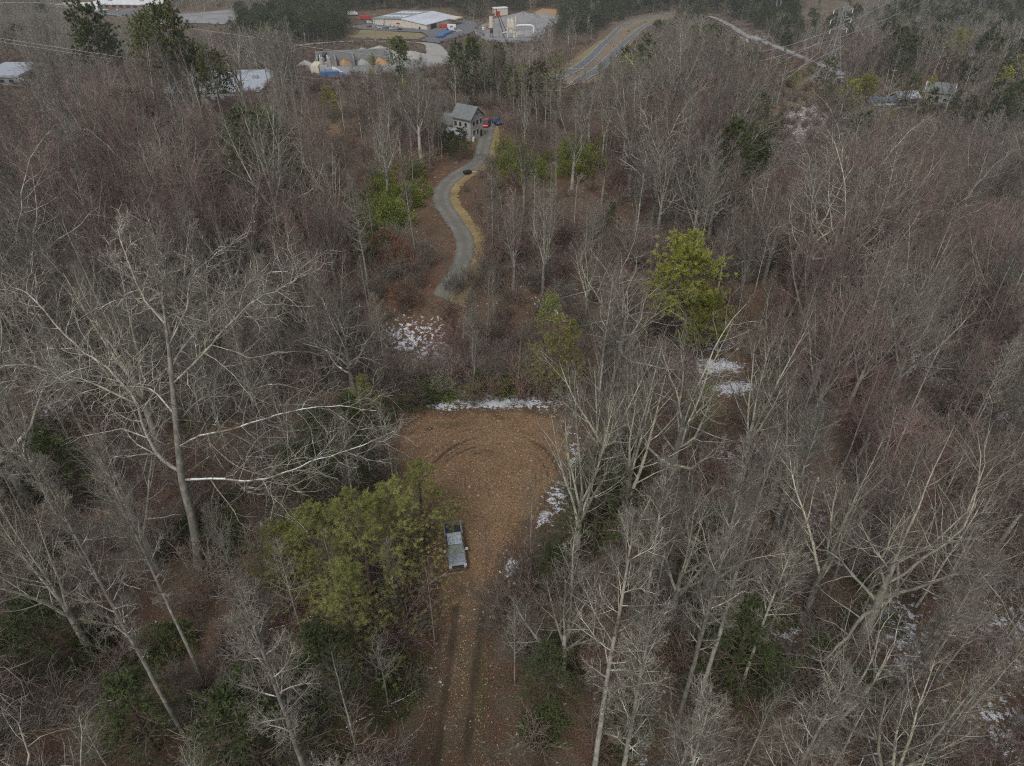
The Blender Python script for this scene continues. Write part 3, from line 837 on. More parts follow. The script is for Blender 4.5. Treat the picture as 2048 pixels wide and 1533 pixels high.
small_house((1916, 122), 15, 9, 3, 5.0, RAD(-8), M_SIDING, M_SNOW, 'house with thick snow on its roof under the far ridge')
small_house((1938, 125), 12, 9, 3, 4.6, RAD(-8), M_SIDING, M_SNOW, 'smaller snow-roofed house tucked behind dark pines on the far ridge')
small_house((1830, 122), 15, 10, 4, 6.5, RAD(5), M_WHITE, mat('pale_blue_roof', (0.38, 0.42, 0.46), .6, .2, .3), 'pale glassy-roofed house at the top of the snowy lane')

# concrete plant in the middle distance
pc = G(645, 150); scp = proj(pc)[2] / FPX
cp_ = thing('concrete_plant', pc, 0.0, label='concrete plant with two grey silos and a cream shed beside the sand bunkers', cat='plant')
for i, (dx, hh) in enumerate(((-2, 34), (13, 37))):
    b = Geo(); b.tube([[dx * scp, 4, 14 * scp], [dx * scp, 4, 29 * scp]], 4.2 * scp, 14); b.tube([[dx * scp, 4, 8 * scp], [dx * scp, 4, 14 * scp]], [.8 * scp, 4.2 * scp], 14)
    s = b.build('silo', M_SIDING, cp_)
    for a in range(4):
        q = Geo(); q.tube([[dx * scp + 3 * scp * math.cos(a * 1.57 + .78), 4 + 3 * scp * math.sin(a * 1.57 + .78), -2], [dx * scp + 3 * scp * math.cos(a * 1.57 + .78), 4 + 3 * scp * math.sin(a * 1.57 + .78), 14 * scp]], .3, 6); q.build('leg', M_STEEL, s)
    q = Geo(); q.box((dx * scp - 2.5 * scp, 4, 31 * scp), (2 * scp, 2 * scp, 5 * scp)); q.build('filter_box', M_WHITE, s)
g = Geo(); box_l(g, -22 * scp, -6 * scp, 0, 9, -2, 17 * scp); g.build('batch_house', M_CREAM, cp_)
g = Geo(); box_l(g, -6 * scp + .05, 8 * scp, 1, 9, -2, 15 * scp); g.build('annex', M_SIDING, cp_)
g = Geo(); box_l(g, -14 * scp, -2 * scp, 10, 18, 14 * scp, 27 * scp); g.build('hopper_cover', M_GREEN, cp_)
for k in range(5):
    g = Geo(); g.tube([[-20 * scp + k * 4 * scp, 9.4, 14 * scp], [-18 * scp + k * 4 * scp, 9.4, 22 * scp + 3 * (k % 2)]], .35, 5); g.build('chute', M_STEEL, cp_)
g = Geo(); g.tube([[14 * scp, 0, 22 * scp], [26 * scp, -3, -1]], .9, 4); g.build('conveyor', M_STEEL, cp_)
g = Geo(); g.tube([[11 * scp, -1, 18 * scp], [14 * scp, -8, 2 * scp]], .7, 6); g.build('chute_pipe', M_STEEL, cp_)
# bunkers
pb = G(695, 132)
bk = thing('sand_bunker', pb, RAD(14), label='row of block bays holding orange sand behind the concrete plant', cat='bunker')
for k in range(5):
    g = Geo(); box_l(g, -16 + k * 9.5, -15.2 + k * 9.5, -7, 6, -1, 5); g.build('bay_wall', M_YARD, bk)
g = Geo(); box_l(g, -16, 22.8, 6.05, 7, -1, 6.5); g.build('back_wall', M_YARD, bk)
rng = np.random.default_rng(3)
def mound(name, p, rx, ry, h, m, label, cat='pile', n=18, seed=0, parent=None):
    rr = np.random.default_rng(seed)
    V = []; F = []
    for i in range(7):
        q = i / 6
        for k in range(n):
            a = k / n * 2 * np.pi
            w = 1 + 0.18 * math.sin(3 * a + seed) + rr.normal(0, .04)
            V.append([rx * q * w * math.cos(a), ry * q * w * math.sin(a), h * (1 - q) ** 0.85 * (1 + rr.normal(0, .05)) - 0.8 * q])
    for i in range(6):
        for k in range(n): F.append([i * n + k, (i + 1) * n + k, (i + 1) * n + (k + 1) % n, i * n + (k + 1) % n])
    o = Geo().add(V, F).build(name, m, parent, smooth=True)
    if parent is None: tag(o, label, cat)
    o.location = p
    return o
for k, mm in enumerate((M_SANDB, M_SANDB, M_CONC, M_SANDB)):
    mound('pile', (-11 + k * 9.5, 1, 0), 5.2, 5.5, 3.0 + .5 * (k % 2), mm, '', seed=k, parent=bk)
for k, (u, v, rx, h, mm, lb_) in enumerate(((738, 124, 13, 5, M_YARD, 'long grey stone heap beyond the sand bays'), (760, 108, 16, 5, M_CONC, 'pale crushed stone heap beside the access road'), (822, 118, 17, 4.5, M_CONC, 'pale rounded stone heap near the road junction'),
                                            (668, 146, 5, 3, M_WHITE, 'small white sand heap in front of the concrete plant'), (725, 108, 9, 4, M_YARD, 'grey rubble heap with snow above the sand bays'), (612, 132, 7, 3, M_CONC, 'small pale rubble heap at the cream shed corner'))):
    mound('stone_pile', G(u, v), rx, rx * .7, h, mm, lb_, 'pile', seed=10 + k)

# asphalt plant
pa = G(1015, 78); sa_ = proj(pa)[2] / FPX
sa_ *= 1.2
ap = thing('asphalt_plant', pa, 0.0, label='asphalt plant of cream towers and a fat white duct beside a tall silo', cat='plant')
def tb(name, pts, r, m, sides=10, parent=ap):
    return Geo().tube(np.array(pts) * sa_, np.array(r) * sa_, sides).build(name, m, parent)
def bx(name, c, s, m, parent=ap):
    g = Geo(); g.box(np.array(c) * sa_, np.array(s) * sa_); return g.build(name, m, parent)
for a, b in ((0, 0), (10, 0), (0, 6), (10, 6)): bx('frame_leg', (a, b, 8), (.8, .8, 20), M_TRIM)
for z in (9, 15): bx('walkway', (5, 3, z), (13, 8, .5), M_TRIM)
bx('mixing_tower', (5, 3, 22), (11, 7, 10), M_CREAM)
bx('control_cabin', (5.5, 1, 12), (5, 4, 5), M_CREAM)
tb('vent_hopper', [(2, 3, 27), (2, 3, 31)], [2.2, 1.2], M_CREAM); tb('vent_hopper', [(7.5, 3, 27), (7.5, 3, 31)], [2.2, 1.2], M_CREAM)
tb('elevator', [(11.5, 1, -2), (14.5, 3, 34)], [2.0, 1.6], M_CREAM, 4)
tb('brace', [(16, 1, -2), (13.5, 3, 20)], .45, M_TRIM, 5)
tb('duct', [(14, 3, 19), (20, 3, 20), (38, 3, 20), (42, 3, 18.5), (43.5, 3, 15), (43.5, 3, 9)], 1.5, M_WHITE, 12)
bx('bag_house', (35, 3, 8), (12, 5, 7), M_SIDING)
for a in (30, 36, 41): bx('leg', (a, 1.5, 1), (.6, .6, 8), M_STEEL)
tb('drum', [(-8, 2, 8), (1, 2, 10)], 2.0, M_STEEL, 12)
tb('inclined_conveyor', [(-4, 0, -1), (-19, 8, 44)], .8, M_RUSTY, 4); tb('inclined_conveyor', [(-2, 3, 10), (-13, 9, 34)], .6, M_RUSTY, 4)
for i, (a, z) in enumerate(((-8, 10), (-14, 26))): tb('conveyor_leg', [(a, 3, -2), (a, 3, z)], .3, M_RUSTY, 5)
ps = G(983, 76); s_ = proj(ps)[2] / FPX
si = thing('silo', ps, 0, label='tall cream cylinder silo on dark rusty legs beside the asphalt plant', cat='silo')
Geo().tube(np.array([(0, 0, 18), (0, 0, 39)]) * s_, 4.2 * s_, 16).build('tank', M_CREAM, si)
Geo().tube(np.array([(0, 0, 8), (0, 0, 18)]) * s_, np.array([1.5, 4.1]) * s_, 12).build('cone', M_RUSTY, si)
for a in range(4): Geo().tube(np.array([(3.6 * math.cos(a * 1.57 + .7), 3.6 * math.sin(a * 1.57 + .7), -3), (3.6 * math.cos(a * 1.57 + .7), 3.6 * math.sin(a * 1.57 + .7), 19)]) * s_, .45 * s_, 6).build('leg', M_RUSTY, si)
g = Geo(); g.box(np.array((2, 0, 42)) * s_, np.array((10, 5, 3)) * s_); g.build('head_house', M_RUSTY, si)
for k, (u, v, rx, h, mm, lb_) in enumerate(((1048, 40, 34, 8, M_YARD, 'large slate-grey aggregate heap behind the white duct'), (1085, 38, 26, 6, M_YARD, 'slate-grey aggregate heap under the orange bank'), (1040, 70, 8, 4, M_CONC, 'small pale heap at the foot of the asphalt plant'))):
    mound('stone_pile', G(u, v), rx, rx * .6, h, mm, lb_, 'pile', seed=30 + k)
tb2 = thing('storage_tank', G(1000, 30), 0.3, label='cream loader shed with red door behind the asphalt conveyors', cat='shed')
g = Geo(); g.box((0, 0, 3), (16, 9, 8)); g.build('wall', M_CREAM, tb2); g = Geo(); g.box((-4, -4.6, 2), (5, .3, 5)); g.build('door', M_RED, tb2)
g = Geo(); g.box((0, 0, 7.3), (17, 10, .5)); g.build('roof', M_WHITE, tb2)

# ------------------------------------------------------------------ vehicles
def ring8(x, zl, zh, w0, w1, ch=0.09):
    return [[x, -w0 + ch, zl], [x, w0 - ch, zl], [x, w0, zl + ch], [x, w1, zh - ch], [x, w1 - ch, zh], [x, -w1 + ch, zh], [x, -w1, zh - ch], [x, -w0, zl + ch]]
def loft(g, st, mi=0, ch=0.09):
    V = []; n = 8
    for s in st: V += ring8(*s, ch=ch)
    F = []
    for i in range(len(st) - 1):
        for k in range(n): F.append([i * n + k, i * n + (k + 1) % n, (i + 1) * n + (k + 1) % n, (i + 1) * n + k])
    g.add(V, F, mi)
    for i, rev in ((0, 0), (len(st) - 1, 1)):
        b = i * n
        for q in ([0, 1, 2, 7], [7, 2, 3, 6], [6, 3, 4, 5]):
            q = [b + k for k in q]
            g.add(V, [q if not rev else q[::-1]], mi)
    return g
M_TYRE = mat('tyre_rubber', (0.02, 0.02, 0.02), 0.9, 0.1)
M_RIM = mat('wheel_rim', (0.35, 0.35, 0.36), 0.35, 0.05, metal=0.8)
M_LAMP = mat('lamp_glass', (0.6, 0.6, 0.58), 0.15, 0.05, spec=0.6)
M_TAIL = mat('tail_lamp', (0.35, 0.02, 0.02), 0.2, 0.05)
def wheels(root, xs, y, r=0.36, w=0.24):
    for x in xs:
        for s in (-1, 1):
            t = Geo().tube([[x, s * (y - w), r], [x, s * y, r]], r, 18).build('wheel', M_TYRE, root)
            Geo().tube([[x, s * (y - .02), r], [x, s * (y + .02), r]], r * .6, 12).build('rim', M_RIM, t)

def paint(name, col): return mat(name, col, 0.32, 0.05, 1.0, metal=0.25, spec=0.5)
# the silver pickup: x forward
fr_p, re_p = G(916, 1146), np.array([0, 0, 0.])
tr_dir = RAD(-80)      # heading towards the camera
tk = thing('pickup_truck', (0, 0, 0), 0, label='silver grey crew-cab pickup truck with frosted roof parked under a feathery pine by the clearing', cat='pickup truck')
M_SILV = bpy.data.materials.new('silver_paint'); nt, N, L, B = nodes(M_SILV)
tc = N.new('ShaderNodeTexCoord'); f = noise(N, L, tc.outputs['Object'], 2.4, 6, .8)
rp_ = ramp(N, [(.35, (.22, .235, .27)), (.65, (.33, .35, .39))]); L.new(f, rp_.inputs[0]); L.new(rp_.outputs[0], B.inputs['Base Color']); B.inputs['Metallic'].default_value = .3; B.inputs['Roughness'].default_value = .38
M_FROST = mat('frosted_roof', (0.36, 0.41, 0.50), 0.7, 0.22, 3.0)
M_WSHIELD = mat('windscreen', (0.15, 0.17, 0.16), 0.5, 0.5, 2.5, spec=0.3)
g = Geo()
loft(g, [(2.86, .42, .86, .84, .74), (2.80, .40, 1.00, .93, .86), (2.55, .38, 1.10, .97, .90), (1.55, .38, 1.17, .98, .92), (1.45, .38, 1.20, .98, .93), (-0.95, .38, 1.18, .98, .93)]); g.build('body', M_SILV, tk)
g = Geo(); loft(g, [(2.50, 1.10, 1.135, .80, .72), (2.2, 1.14, 1.20, .84, .80), (1.5, 1.17, 1.235, .86, .82)], ch=.02); g.build('hood', M_SILV, tk)
g = Geo(); loft(g, [(1.50, 1.17, 1.19, .86, .84), (0.72, 1.17, 1.74, .90, .71), (-0.80, 1.17, 1.76, .90, .72), (-0.97, 1.17, 1.30, .88, .84)], ch=.04); g.build('cab_glass', M_GLASS, tk)
g = Geo(); loft(g, [(0.74, 1.735, 1.785, .70, .64), (0.5, 1.745, 1.83, .72, .66), (-0.6, 1.745, 1.83, .72, .66), (-0.84, 1.73, 1.78, .70, .66)], ch=.03); g.build('roof', M_FROST, tk)
for s in (-1, 1):
    for (xa, za, xb, zb) in ((1.48, 1.19, .74, 1.75), (.74, 1.76, -.82, 1.77), (-.1, 1.2, -.1, 1.74), (-.82, 1.76, -.97, 1.2)):
        ya = .86 if za < 1.3 else .72; yb = .86 if zb < 1.3 else .72
        Geo().tube([[xa, s * (ya + .01), za], [xb, s * (yb + .01), zb]], .035, 6).build('pillar', M_SILV, tk)
q = np.array([[1.44, -.80, 1.245], [1.44, .80, 1.245], [.80, .66, 1.735], [.80, -.66, 1.735]])
g = Geo(); g.add(np.vstack([q - [0, 0, .03], q + [.02, 0, .0]]), [[0, 3, 2, 1], [4, 5, 6, 7], [0, 1, 5, 4], [1, 2, 6, 5], [2, 3, 7, 6], [3, 0, 4, 7]]); g.build('windscreen', M_WSHIELD, tk)
for s in (-.35, .3): Geo().tube([[1.43, s, 1.27], [1.05, s + .5, 1.56]], .015, 4).build('wiper', M_DARK, tk)
g = Geo(); g.box((-1.92, 0, .75), (1.78, 1.5, .1)); bed = g.build('cargo_bed', mat('bed_liner', (.05, .052, .055), .8, .2, 3), tk)
for s in (-1, 1):
    g = Geo(); loft(g, [(-1.0, .40, 1.22, s * .0 + .09, .09), (-2.82, .40, 1.24, .09, .09)], ch=.02)
    o = g.build('bed_side', M_SILV, tk); o.location = (0, s * .88, 0)
g = Geo(); g.box((-2.84, 0, .83), (.09, 1.8, .8)); g.build('tailgate', M_SILV, tk)
g = Geo(); g.box((-1.05, 0, .97), (.06, 1.6, .44)); g.build('bed_bulkhead', M_SILV, tk)
g = Geo(); g.box((2.88, 0, .55), (.16, 1.80, .26)); g.build('bumper', mat('chrome', (.5, .51, .53), .25, .05, metal=.9), tk)
g = Geo(); g.box((-2.95, 0, .52), (.14, 1.8, .2)); g.build('rear_bumper', MATS['chrome'], tk)
g = Geo(); g.box((2.865, 0, .85), (.06, 1.15, .26)); gr = g.build('grille', M_DARK, tk)
for k in range(3): 
    g = Geo(); g.box((2.90, 0, .77 + k * .08), (.03, 1.1, .02)); g.build('slat', MATS['chrome'], gr)
for s in (-1, 1):
    g = Geo(); g.box((2.78, s * .75, .90), (.18, .28, .18)); g.build('headlight', M_LAMP, tk)
    g = Geo(); g.box((-2.88, s * .87, .95), (.08, .12, .35)); g.build('tail_light', M_TAIL, tk)
    m_ = Geo(); m_.box((1.08, s * 1.12, 1.28), (.16, .24, .2)); m_.tube([[1.1, s * .92, 1.2], [1.1, s * 1.05, 1.26]], .03, 5); m_.build('mirror', M_LAMP, tk)
    for x in (.35, -.55):
        g = Geo(); g.box((x, s * .985, 1.02), (.16, .03, .035)); g.build('handle', M_STEEL, tk)
wheels(tk, (1.9, -1.85), .96, .39, .26)
ft = G(917, 1146)
hd = np.array([math.cos(tr_dir), math.sin(tr_dir)])
tk.location = (ft[0] - hd[0] * 2.95, ft[1] - hd[1] * 2.95, 0.0); tk.rotation_euler = (0, 0, tr_dir)

# ordinary cars, one prototype copied
def make_car(col, suv=False):
    r = thing('parked_car', (0, 0, 0), 0)
    hgt = 1.72 if suv else 1.45
    g = Geo(); loft(g, [(2.25, .35, .62, .74, .66), (2.15, .3, .78, .86, .78), (1.1, .28, .95, .9, .84), (-1.6, .28, 1.0, .9, .84), (-2.2, .32, .95, .86, .78), (-2.28, .4, .8, .8, .72)]); g.build('body', col, r)
    g = Geo(); loft(g, [(1.15, .94, .97, .80, .78), (.35, .94, hgt - .03, .83, .64), (-1.3, .94, hgt - .03, .83, .64), (-1.95 if not suv else -2.1, .94, 1.02 if not suv else 1.1, .80, .76)], ch=.04); g.build('windows', M_GLASS, r)
    g = Geo(); loft(g, [(.36, hgt - .04, hgt, .63, .58), (-1.3, hgt - .04, hgt + .02, .63, .58)], ch=.015); g.build('roof', col, r)
    for s in (-1, 1):
        g = Geo(); g.box((2.12, s * .66, .68), (.16, .26, .14)); g.build('headlight', M_LAMP, r)
        g = Geo(); g.box((-2.22, s * .68, .82), (.12, .22, .14)); g.build('tail_light', M_TAIL, r)
        g = Geo(); g.box((.75, s * .97, 1.0), (.14, .16, .12)); g.build('mirror', col, r)
    wheels(r, (1.4, -1.4), .9, .33, .22)
    return r
PA = {k: paint('car_' + k, c) for k, c in dict(white=(.80, .81, .82), silver=(.50, .52, .54), black=(.02, .02, .025), blue=(.05, .09, .2), red=(.3, .02, .025), grey=(.12, .13, .14)).items()}
CAR = {k: None for k in PA}
def car(u, v, ck, rz, label, group=None, suv=False, sc=1.0):
    key = (ck, suv)
    if CAR.get(key) is None: CAR[key] = c = make_car(PA[ck], suv)
    else: c = copy_tree(CAR[key])
    p = G(u, v)
    c.location = p + [0, 0, off(p[1]) + 0.1]; c.rotation_euler = (0, 0, rz); c.scale = (sc,) * 3
    tag(c, label, 'car'); 
    if group: c['group'] = group
    return c
c1 = car(973, 254, 'red', RAD(-100), 'red SUV with frosted roof parked beside the beige house', suv=True)
c2 = car(994, 249, 'blue', RAD(-60), 'blue-grey car parked just beyond the red SUV at the house', sc=.95)
FR = fw.rz
lotA = [(769, 52, 'white', 'white car nearest the warehouse corner in the row against its wall'), (784, 53.5, 'silver', 'silver car between white and silver cars against the warehouse wall'), (792, 54.4, 'silver', 'second silver car from the wall row start, beside a black one'),
        (800, 55, 'black', 'black car between silver and blue cars against the warehouse wall'), (807, 55.6, 'black', 'second black car, mid wall row of the warehouse lot'), (813, 56, 'white', 'white car at the open end of the wall row')]
lotB = [(740, 56, 'red', 'dark red car at the start of the kerb row by the lawn'), (750, 57, 'silver', 'silver car beside the dark red one in the kerb row'), (760, 58, 'white', 'white car third along the kerb row by the lawn'), (768, 59, 'silver', 'silver car beside the first white one, kerb row by the lawn'),
        (775, 59.6, 'grey', 'dark grey car mid kerb row by the lawn'), (784, 60, 'white', 'white car with silver neighbours, far half of the kerb row'), (790, 60.5, 'silver', 'silver car next to the last in the kerb row'), (800, 61.5, 'black', 'black car ending the kerb row by the lawn')]
for u, v, c, lb_ in lotA + lotB: car(u, v, c, FR + RAD(70), lb_, 'cars parked in front of the cream warehouse', sc=1.25)
for u, v, c, lb_ in ((738, 46, 'white', 'white van-like car beside the red box trailer'), (911, 64, 'silver', 'silver car alone on the yard beyond the blue pallets'), (918, 65, 'white', 'white car beside the lone silver one on the yard'), (740, 48.5, 'white', 'white car at the warehouse side wall')):
    car(u, v, c, FR + RAD(60), lb_, 'cars on the side of the warehouse yard', sc=1.25)
for i, (u, v, c, lb_) in enumerate(((212, 22.5, 'white', 'white car at the office end of the factory lot'), (238, 21.5, 'white', 'white car mid factory lot beside a small tree'), (265, 24, 'silver', 'silver car on its own in the factory lot'), (287, 19, 'white', 'white car close to the factory wall in the lot'), (296, 24.5, 'white', 'white car at the grassy end of the factory lot'), (315, 13, 'white', 'white car beyond the poles at the factory lot'))):
    car(u, v, c, RAD(30 + 40 * i), lb_, 'cars in the far factory car park', sc=1.25)
# box trucks and trailers at the warehouse
def lorry(u, v, rz, cabm, boxm, label, L_=9.0):
    p = G(u, v); r = thing('lorry', p + [0, 0, off(p[1]) + .1], rz, label=label, cat='truck')
    g = Geo(); loft(g, [(2.2, .6, 2.0, 1.1, 1.0), (1.6, .6, 2.9, 1.2, 1.1), (0.1, .6, 3.0, 1.2, 1.1)]); cb = g.build('cab', cabm, r)
    g = Geo(); g.box((1.85, 0, 2.2), (.5, 1.9, .8)); g.build('windscreen', M_GLASS, cb)
    g = Geo(); g.box((-L_ / 2 - .1, 0, 2.3), (L_, 2.5, 2.9)); g.build('cargo_box', boxm, r)
    wheels(r, (1.1, -L_ + 1.2, -L_ + 2.4), 1.2, .5, .3)
    return r
lorry(895, 58, RAD(175), M_RED, M_WHITE, 'white box truck with red cab beside the warehouse loading door')
lorry(882, 57, RAD(160), M_RED, M_RED, 'all red truck against the warehouse loading door', 6)
lorry(897, 66, RAD(200), PA['black'], M_WHITE, 'white box truck with black cab parked by the blue pallets', 5.5)
lorry(903, 61, RAD(100), M_RED, M_RED, 'short red truck behind the white box truck', 4)
lorry(738, 40, RAD(10), M_RED, M_RED, 'red trailer against the far side of the warehouse', 10)
lorry(712, 32, RAD(5), M_WHITE, M_WHITE, 'white trailer among the dark conifers behind the warehouse', 12)
lorry(672, 34, RAD(15), M_WHITE, M_WHITE, 'white trailer half hidden behind a round evergreen near the trailers', 10)
lorry(966, 62, RAD(-80), M_WHITE, M_STEEL, 'white tipper truck waiting beside the rusty-legged silo', 5)
lorry(975, 60, RAD(-80), mat('orange_paint', (.42, .15, .05), .6, .1), MATS['orange_paint'], 'orange loader truck beside the white tipper', 4)
lorry(660, 158, RAD(-70), M_WHITE, M_STEEL, 'mixer truck with a red drum end under the concrete silos', 4.5)
lorry(680, 162, RAD(8), M_BLUE, M_BLUE, 'blue-boxed lorry below the concrete plant', 8)
# blue pallet stacks
for k, (u, v) in enumerate(((880, 78), (884, 75), (889, 72), (894, 70), (899, 68))):
    p = G(u, v); r = thing('pallet_stack', p, RAD(40), label=['blue pallet stack closest to the road junction', 'second blue pallet stack from the junction', 'middle blue pallet stack of the row', 'fourth blue pallet stack from the junction', 'blue pallet stack nearest the box trucks'][k], cat='pallets', group='blue pallet stacks on the warehouse yard')
    for q in range(5):
        g = Geo(); g.box((0, 0, .3 + q * .6), (7, 5, .45)); g.build('layer', M_BLUE, r)

# small things on the gravel drive
p = G(935, 349)
bn = thing('utility_trailer', p + [0, 0, .05], RAD(30), label='small dark trailer with a pale drawbar on the verge of the gravel drive', cat='trailer')
g = Geo(); g.box((0, 0, .5), (1.7, 1.1, .5)); g.build('body', M_DARK, bn); Geo().tube([[.8, 0, .3], [2.0, -.3, .25]], .06, 5).build('drawbar', M_WHITE, bn)
for s in (-1, 1): Geo().tube([[0, s * .6, .3], [0, s * .72, .3]], .3, 12).build('wheel', M_TYRE, bn)
for k, (u, v, lb_) in enumerate(((903, 311, 'dark tarpaulin heap on the orange bank below the house'), (912, 300, 'small dark brush heap above the tarpaulin heap'))):
    mound('brush_pile', G(u, v), 1.6 - .4 * k, 1.0, .7, M_DARK, lb_, 'heap', seed=50 + k)
p = G(947, 281); g = Geo(); g.box((0, 0, .4), (.5, 2.2, .8)); o = g.build('stone_block', M_TRIM); o.location = p; tag(o, 'pale block on the edge of the house drive', 'block')

# ------------------------------------------------------------------ pylon, poles and wires
def lattice(u, vb, vt, label):
    p = G(u, vb); Y = p[1]
    ht = top_height(p, vt)
    r = thing('transmission_tower', p, RAD(18), label=label, cat='pylon')
    wb_, wt_ = ht * .15, ht * .028
    lv = [0, .16, .30, .42, .53, .63, .72, .80, .88, .95, 1.0]
    wd = lambda q: wb_ + (wt_ - wb_) * min(1, q / .62) if q < .62 else wt_
    M_STEEL = mat('weathered_steel', (0.27, 0.275, 0.28), 0.7, 0.12, 1.0)
    cs = [(1, 1), (-1, 1), (-1, -1), (1, -1)]
    for c in cs:
        Geo().tube([[c[0] * wd(q), c[1] * wd(q), q * ht] for q in lv], .11, 4).build('leg', M_STEEL, r)
    for a, b in zip(lv[:-1], lv[1:]):
        g = Geo()
        for i in range(4):
            c, d = cs[i], cs[(i + 1) % 4]
            g.tube([[c[0] * wd(a), c[1] * wd(a), a * ht], [d[0] * wd(b), d[1] * wd(b), b * ht]], .06, 3, cap=False)
            g.tube([[d[0] * wd(a), d[1] * wd(a), a * ht], [c[0] * wd(b), c[1] * wd(b), b * ht]], .06, 3, cap=False)
            g.tube([[c[0] * wd(b), c[1] * wd(b), b * ht], [d[0] * wd(b), d[1] * wd(b), b * ht]], .06, 3, cap=False)
        g.build('bracing', M_STEEL, r)
    tips = []
    for q, arm in ((.70, .125), (.81, .15), (.92, .14)):
        for s in (-1, 1):
            g = Geo(); z = q * ht; e = [s * arm * ht, 0, z + .4]
            for c in (-1, 1):
                g.tube([[s * wt_, c * wt_, z], e], .11, 3, cap=False); g.tube([[s * wt_, c * wt_, z + .05 * ht], e], .09, 3, cap=False)
            g.build('cross_arm', M_STEEL, r)
            Geo().tube([[e[0], 0, z + .3], [e[0], 0, z - .038 * ht]], .2, 6).build('insulator', M_WHITE, r)
            tips.append((s, q, e[0], z - .04 * ht))
    return r, tips, ht
tw, tips, tht = lattice(1648, 178, 6, 'grey steel lattice pylon with white insulators above the hill houses')

def wire(px, Y0, Y1, label, group, r=0.05):
    px = smooth_line(np.array(px, float), 5)
    us = px[:, 0]
    t = (us - us[0]) / (us[-1] - us[0])
    pts = [at(u, v, Y0 + (Y1 - Y0) * k) for (u, v), k in zip(px, t)]
    o = Geo().tube(pts, r, 4, cap=False).build('power_line', mat('cable_aluminium', (.42, .42, .42), .6, .05))
    return tag(o, label, 'cable', group)
WG = 'power lines strung across the valley from the pylon'
wire([(-200, 20), (58, 55 - 50), (205, 26), (342, 51), (533, 79), (650, 99), (850, 122), (1050, 139), (1250, 133), (1392, 122), (1550, 98), (1646, 68)], 300, 345, 'highest power line, passing above the far factory', WG)
wire([(-200, 45), (0, 77), (284, 120), (533, 147), (700, 163), (900, 172), (1050, 176), (1290, 165), (1440, 141), (1550, 115), (1690, 72)], 250, 345, 'upper cable of the middle pair across the pines', WG)
wire([(-200, 52), (0, 84), (284, 127), (533, 155), (700, 172), (900, 184), (1050, 189), (1306, 181), (1465, 158), (1550, 130), (1640, 84)], 252, 345, 'lower cable of the middle pair across the pines', WG)
wire([(-200, 128), (0, 154), (290, 181), (550, 203), (750, 211), (926, 216), (1050, 216), (1270, 210), (1416, 190), (1550, 156), (1688, 92)], 235, 345, 'cable passing right over the beige house roof', WG)
wire([(-200, 142), (0, 168), (290, 196), (550, 218), (750, 228), (926, 231), (1050, 229), (1270, 222), (1416, 203), (1550, 170), (1640, 104)], 236, 345, 'lowest cable, crossing in front of the beige house', WG)
wire([(1646, 68), (1750, 20), (1900, -60), (2100, -170)], 345, 330, 'power line running uphill from the pylon outer arm', WG, .035)
wire([(1690, 72), (1800, 26), (1950, -50), (2100, -130)], 345, 330, 'power line running uphill from the pylon middle arm', WG, .035)

def pole(u, vb, u2, vt, r, label, cross=True, m=M_WOODP, lean=0.0, name='utility_pole'):
    p = G(u, vb); ht = top_height(p, vt)
    o = thing(name, p, 0, label=label, cat='pole')
    tu = (u2 - 1024) * proj(p + [0, 0, ht])[2] / FPX
    dx = tu - p[0]
    Geo().tube([[0, 0, -1], [dx * .5, 0, ht * .5], [dx, 0, ht]], [r, r * .85, r * .7], 8).build('mast', m, o)
    if cross:
        g = Geo(); g.box((dx, 0, ht - .8), (2.4, .15, .18)); ca = g.build('crossarm', m, o)
        for s in (-1, 0, 1):
            Geo().tube([[dx + s * 1.05, 0, ht - .7], [dx + s * 1.05, 0, ht - .4]], .07, 6).build('insulator', M_WHITE, ca)
    return o
pole(1908, 220, 1933, 184, .22, 'leaning pale utility pole beside the small gabled outbuilding')
pole(1776, 192, 1790, 138, .2, 'thin pole with crossarm behind the blue-roofed shed')
pole(1767, 188, 1778, 138, .2, 'thinner pole just beside the crossarm pole behind the shed', False)
pole(751, 84, 748, 28, .35, 'light pole on the lawn in front of the cream warehouse')
pole(942, 70, 940, 42, .35, 'pole with white transformer beside the plant yard')
pole(611, 96, 609, 66, .3, 'short roadside pole at the start of the lawn')
pole(1552, 40, 1556, -40, .8, 'steel monopole cut by the top edge of the picture', False, M_STEEL, name='steel_pole')
pole(1560, 40, 1565, -40, .8, 'twin of the steel monopole, standing just beside it', False, M_STEEL, name='steel_pole')
pole(1852, 32, 1862, -30, .6, 'pale wooden pole on the snowy far ridge', False, M_WOODP)
pole(322, 30, 318, -10, .5, 'pole at the edge of the factory car park', False)
pole(332, 30, 329, -10, .5, 'second pole beside the factory car park pole', False)

